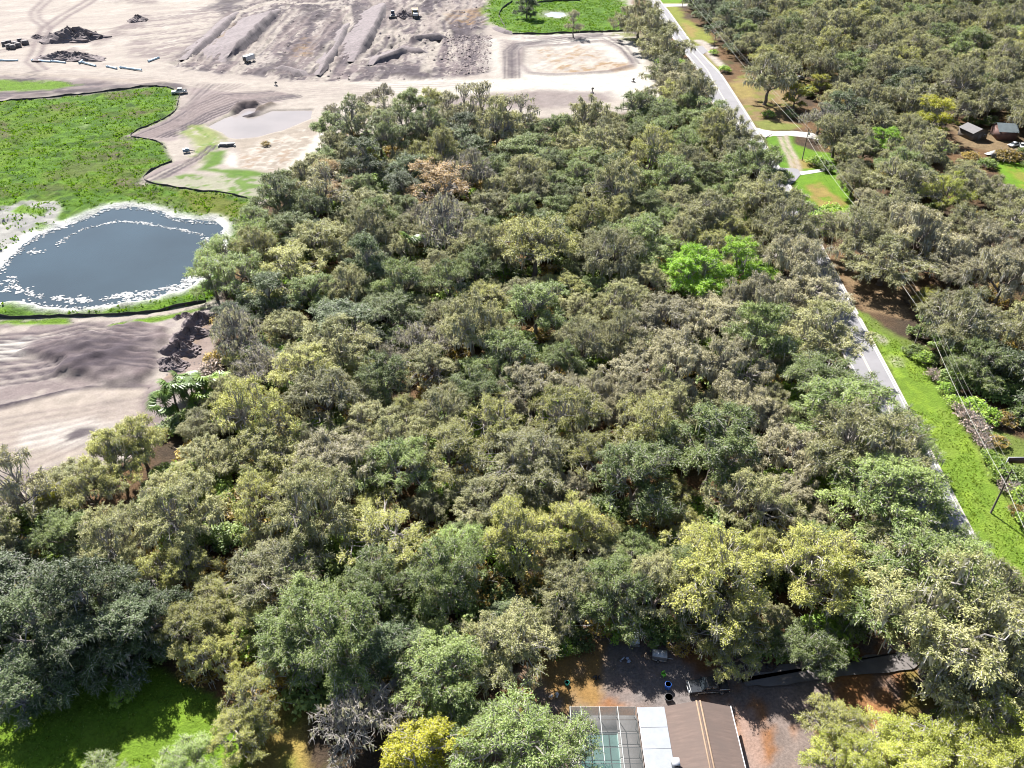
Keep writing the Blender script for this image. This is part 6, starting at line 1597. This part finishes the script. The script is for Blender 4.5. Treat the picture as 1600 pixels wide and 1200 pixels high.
# tufts that roughen the mown grass and the meadow
def tufts(name, lab, polys, n, size, blades, mat, soft=0.0):
    b = MB(); rng = np.random.default_rng(len(name))
    for poly, share in polys:
        pw = Gp(poly); x0, y0 = pw.min(0); x1, y1 = pw.max(0); k = int(n * share)
        X = rng.uniform(x0, x1, k); Y = rng.uniform(y0, y1, k)
        ok = (sdist(X, Y, pw) > 0.3) & (np.abs(X) < .6 * Y + 60) & (vnoise(X / 5, Y / 5, 12) > 0.3)
        wet = np.zeros(len(X), bool)
        for wp in (POND, FPUD): wet |= sdist(X, Y, grow(wp, 2.5)) > 0
        X, Y = X[ok & ~wet], Y[ok & ~wet]
        j = np.clip(np.searchsorted(AX, X), 1, nx - 1); i = np.clip(np.searchsorted(AY, Y), 1, ny - 1); Z = HGT[i, j]
        for _ in range(blades):
            m = len(X); th = rng.random(m) * 6.283; s = size * (.5 + rng.random(m)); lean = rng.normal(size=(m, 2)) * .5
            cx, cy = X + rng.normal(size=m) * size * .7, Y + rng.normal(size=m) * size * .7; ax, ay = np.cos(th) * s * .5, np.sin(th) * s * .5
            v = np.stack([np.c_[cx - ax, cy - ay, Z - .05], np.c_[cx + ax, cy + ay, Z - .05], np.c_[cx + ax * .5 + lean[:, 0] * s, cy + ay * .5 + lean[:, 1] * s, Z + s * .8], np.c_[cx - ax * .5 + lean[:, 0] * s, cy - ay * .5 + lean[:, 1] * s, Z + s * .8]], 1).reshape(-1, 3)
            b.quads(v, np.arange(4 * m).reshape(-1, 4), rng.random(m))
    tag(b.build(name, mat, tint=True), lab, kind='stuff')
tufts('grass', 'grass tufts and weeds in the mown verge and lawns', [(VERGE, .45), (LAWN, .35), (VB, .2)], 11000, .14, 4, mat_leaf("verge_grass", (0.11, 0.19, 0.015), (0.21, 0.265, 0.045), 0.3, var=0.0))
tufts('marsh_grass', 'tussocks of marsh grass over the green meadow', [(MEADOW, .75), (FIELD, .25)], 26000, .36, 4, mat_leaf("marsh_grass", (0.070, 0.155, 0.005), (0.150, 0.255, 0.014), 0.3, var=0.0))
# mounds dumped beside the bare strip
M_MOUND = mat_plain("mound_soil", (0.125, 0.10, 0.10), 0.95, 0.35, 0.5, bmp=0.6)
MOUNDS = [(310, 498, 3.0, 2.2, 'dark dirt mound nearest the pond fence'), (296, 520, 3.2, 2.2, 'dark dirt mound, second along the bare strip'), (282, 543, 3.3, 2.3, 'dark dirt mound, third along the bare strip'), (268, 566, 3.0, 1.7, 'flattened dirt mound nearest the fan palms'), (290, 491, 1.2, .8, 'small round clod heap by the pond fence'), (278, 495, 1.1, .8, 'smallest clod heap left of the round one'),
          (113, 55, 9.0, 5.0, 'long dark spoil heap alone on the open sand'), (95, 88, 6.0, 2.2, 'low dark spoil heap behind the pipe run'), (122, 88, 6.5, 2.6, 'broken dark spoil heap above the pipe bend'), (58, 57, 3.0, 1.6, 'dark spoil lump beside the curving tracks'), (633, 22, 5.0, 3.0, 'brown dirt heap between bulldozer and dump truck'), (215, 30, 5, 2.5, 'ridge of dark spoil left of the light haul track')]
for k, (px, py, r, h, lab) in enumerate(MOUNDS):
    x, y = G(px, py, h * .4); rng = np.random.default_rng(900 + k); n, m = 38, 13
    th = np.arange(n) * 6.283 / n; V = [(0, 0, h)]; el = 1.0 + (.9 if r > 5 else .25)
    for j in range(1, m + 1):
        f = j / m
        for t in th:
            rr = r * f * (1 + rng.normal() * .05 + .18 * math.sin(2 * t + k) + .12 * math.sin(5 * t + 2 * k)); z = h * (1 - f ** 1.35) * (1 + .25 * math.sin(3 * t + k + 4 * f)) + rng.normal() * h * .10 * (1 - f * .5)
            V.append((rr * math.cos(t) * el, rr * math.sin(t), max(z, -.3) if j < m else -.4))
    F = [(0, 1 + i, 1 + (i + 1) % n) for i in range(n)] + [(1 + (j - 1) * n + i, 1 + j * n + i, 1 + j * n + (i + 1) % n, 1 + (j - 1) * n + (i + 1) % n) for j in range(1, m) for i in range(n)]
    me = bpy.data.meshes.new('dirt_mound'); me.from_pydata(V, [], F); me.materials.append(M_MOUND)
    o = link_mesh('dirt_mound', me, loc=(x, y, hz(x, y) - .1)); o.rotation_euler = (0, 0, RND.uniform(-.3, .3)); tag(o, lab, 'dirt mound', 'dirt mounds')

M_BANK = mat_plain("bank_soil", (0.105, 0.085, 0.088), 0.95, 0.45, 0.5, bmp=0.6)
def berm(line, h, wl, wr, lab):
    q = resample(Gp(line), 2.0); n = normals(q); m = len(q); rng = np.random.default_rng(m)
    def sm(a):
        for _ in range(3): a[1:-1] = (a[:-2] + a[1:-1] + a[2:]) / 3
        return a
    t = np.linspace(0, 1, m); k = np.clip(np.minimum(t, 1 - t) * 9, 0, 1) ** .7
    k = np.clip(np.minimum(t, 1 - t) * 5, 0, 1)
    hh = h * k * (0.75 + .5 * sm(rng.random(m))); rows = []
    for o, f in ((wl * 2.2, -.15), (wl * 1.1, .38), (wl * .4, .80), (.9, 1.0), (.2, .97), (-wr * .35, .45), (-wr * .8, -.2)):
        oo = o * (0.35 + .65 * k) * (0.8 + .4 * sm(rng.random(m))) + sm(rng.normal(size=m)) * .35; zz = hh * f + sm(rng.normal(size=m)) * .22 * k
        rows.append(np.c_[q - q[0] + n * oo[:, None], np.where(f < 0, -.5, np.maximum(zz, -.4))])
    i = np.arange(m - 1); b = MB()
    b.quads(np.concatenate(rows), np.concatenate([np.stack([i + r * m, i + (r + 1) * m, i + 1 + (r + 1) * m, i + 1 + r * m], -1) for r in range(6)]))
    z0 = np.mean([hz(a, c) for a, c in q[::4]])
    o = b.build('dirt_bank', M_BANK, loc=(q[0, 0], q[0, 1], z0)); tag(o, lab, 'dirt bank', 'dirt banks')
berm([(350, 98), (372, 80), (400, 55), (440, 14)], 3.6, 9, 2.6, 'longest dark dirt bank, running diagonally by the white trailer')
berm([(552, 97), (570, 76), (590, 40), (604, 4)], 3.0, 7, 2.4, 'long dark dirt bank left of the bulldozer')
berm([(582, 102), (625, 86), (640, 78)], 2.4, 5, 2.2, 'short dark dirt bank in front of the bulldozer')
berm([(640, 66), (672, 62), (702, 58)], 2.2, 3, 3.0, 'short level dirt bank below the dump truck')
berm([(620, 76), (650, 82), (672, 84)], 1.8, 3, 3.0, 'low level dirt bank just in front of the bulldozer tracks')
berm([(290, 94), (330, 62), (374, 18)], 1.8, 4, 2.2, 'low dirt bank along the light haul track at the left of the spoil ground')
berm([(498, 118), (520, 90), (546, 36)], 2.0, 3, 2.2, 'dirt bank beside the pale track in the middle of the spoil ground')
berm([(428, 108), (450, 112), (475, 120)], 1.8, 3, 2.4, 'short dark dirt bank at the near edge of the spoil ground')
berm([(770, 42), (778, 48), (800, 54)], 1.4, 2.5, 2.5, 'small dirt bank at the corner of the green far field')

# ------------------------------------------------------------------ buildings on the right
def shed(px, py, w, d, h, rz, roofc, wallc, lab, name='shed'):
    x, y = G(px, py, h); e = empty(name, (x, y, 0), rz); tag(e, lab, 'shed')
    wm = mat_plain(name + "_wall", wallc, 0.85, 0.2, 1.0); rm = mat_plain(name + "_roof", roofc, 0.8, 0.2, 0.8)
    MB().box((0, 0, h / 2), (w, d, h)).build('wall', wm, e); rh = h + w * .22
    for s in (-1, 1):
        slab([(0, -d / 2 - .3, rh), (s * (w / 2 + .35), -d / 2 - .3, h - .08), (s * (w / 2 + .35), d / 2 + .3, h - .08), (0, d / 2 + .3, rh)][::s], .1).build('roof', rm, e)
    for s in (-1, 1): MB().prism([(-w / 2 + .02, h), (w / 2 - .02, h), (0, rh - .12)], s * (d / 2 - .06) - .05, s * (d / 2 - .06) + .05).build('gable', wm, e)
    dd = MB().box((0, -d / 2 - .03, 1.05), (1.1, .06, 2.1)).build('door', M_BASIN, e); MB().box((.4, -d / 2 - .08, 1.05), (.06, .06, .2)).build('handle', M_STEEL, dd)
    ww = MB().box((w * .33, -d / 2 - .03, 1.6), (.9, .06, .8)).build('window', M_WHITE, e); MB().box((w * .33, -d / 2 - .065, 1.6), (.75, .03, .65)).build('pane', M_GLASS, ww)
shed(1522, 202, 6.0, 7.0, 2.8, .25, (0.095, 0.088, 0.09), (0.10, 0.085, 0.075), 'grey-roofed shed in the shade behind the green back lawn')  # roof colour darkened to stand in for deep shade between the trees
shed(1571, 200, 8.0, 6.0, 3.2, 1.4, (0.07, 0.09, 0.10), (0.12, 0.065, 0.055), 'blue-grey roofed cabin with a reddish wall under the trees', 'cabin')  # tree shade is put into this dark roof colour as well
shed(1558, 292, 6.5, 5.0, 2.6, .6, (0.17, 0.135, 0.13), (0.12, 0.10, 0.095), 'pinkish-roofed outbuilding at the corner of the back lawn', 'outbuilding')
x0, y0 = G(1547, 251); x1, y1 = G(1660, 250); e = empty('board_fence', (x0, y0, 0)); tag(e, 'tall dark board fence behind the green back lawn', 'fence'); Lf = math.hypot(x1 - x0, y1 - y0); n_ = int(Lf / 2.5)
M_BOARD = mat_plain("dark_board", (0.115, 0.095, 0.09), 0.85, 0.25, 1.5)
for k in range(n_):
    MB().box(((x1 - x0) * (k + .5) / n_, (y1 - y0) * (k + .5) / n_, 1.25), (Lf / n_ - .08, .08, 2.4)).build('panel', M_BOARD, e)
for k in range(n_ + 1): MB().box(((x1 - x0) * k / n_, (y1 - y0) * k / n_ - .06, 1.3), (.14, .14, 2.7)).build('post', M_POLE, e)
for px, py, lab in ((1553, 239, 'white tarp draped over junk behind the left end of the board fence'), (1576, 240, 'white tarp behind the middle of the board fence')):
    x, y = G(px, py, .8); rng = np.random.default_rng(px); b = MB(); n = 9
    gx, gy = np.meshgrid(np.linspace(-2.6, 2.6, n), np.linspace(-1, 1, n)); gz = 1.2 * np.exp(-(gx / 2.2) ** 2 - (gy / .8) ** 2) + rng.normal(size=gx.shape) * .12
    i = (np.arange(n - 1)[:, None] * n + np.arange(n - 1)[None]).ravel()
    b.quads(np.stack([gx, gy, gz], -1).reshape(-1, 3), np.stack([i, i + 1, i + n + 1, i + n], -1)); tag(b.build('tarp', M_WHITE, loc=(x, y, .3)), lab, 'tarp', 'white tarps')
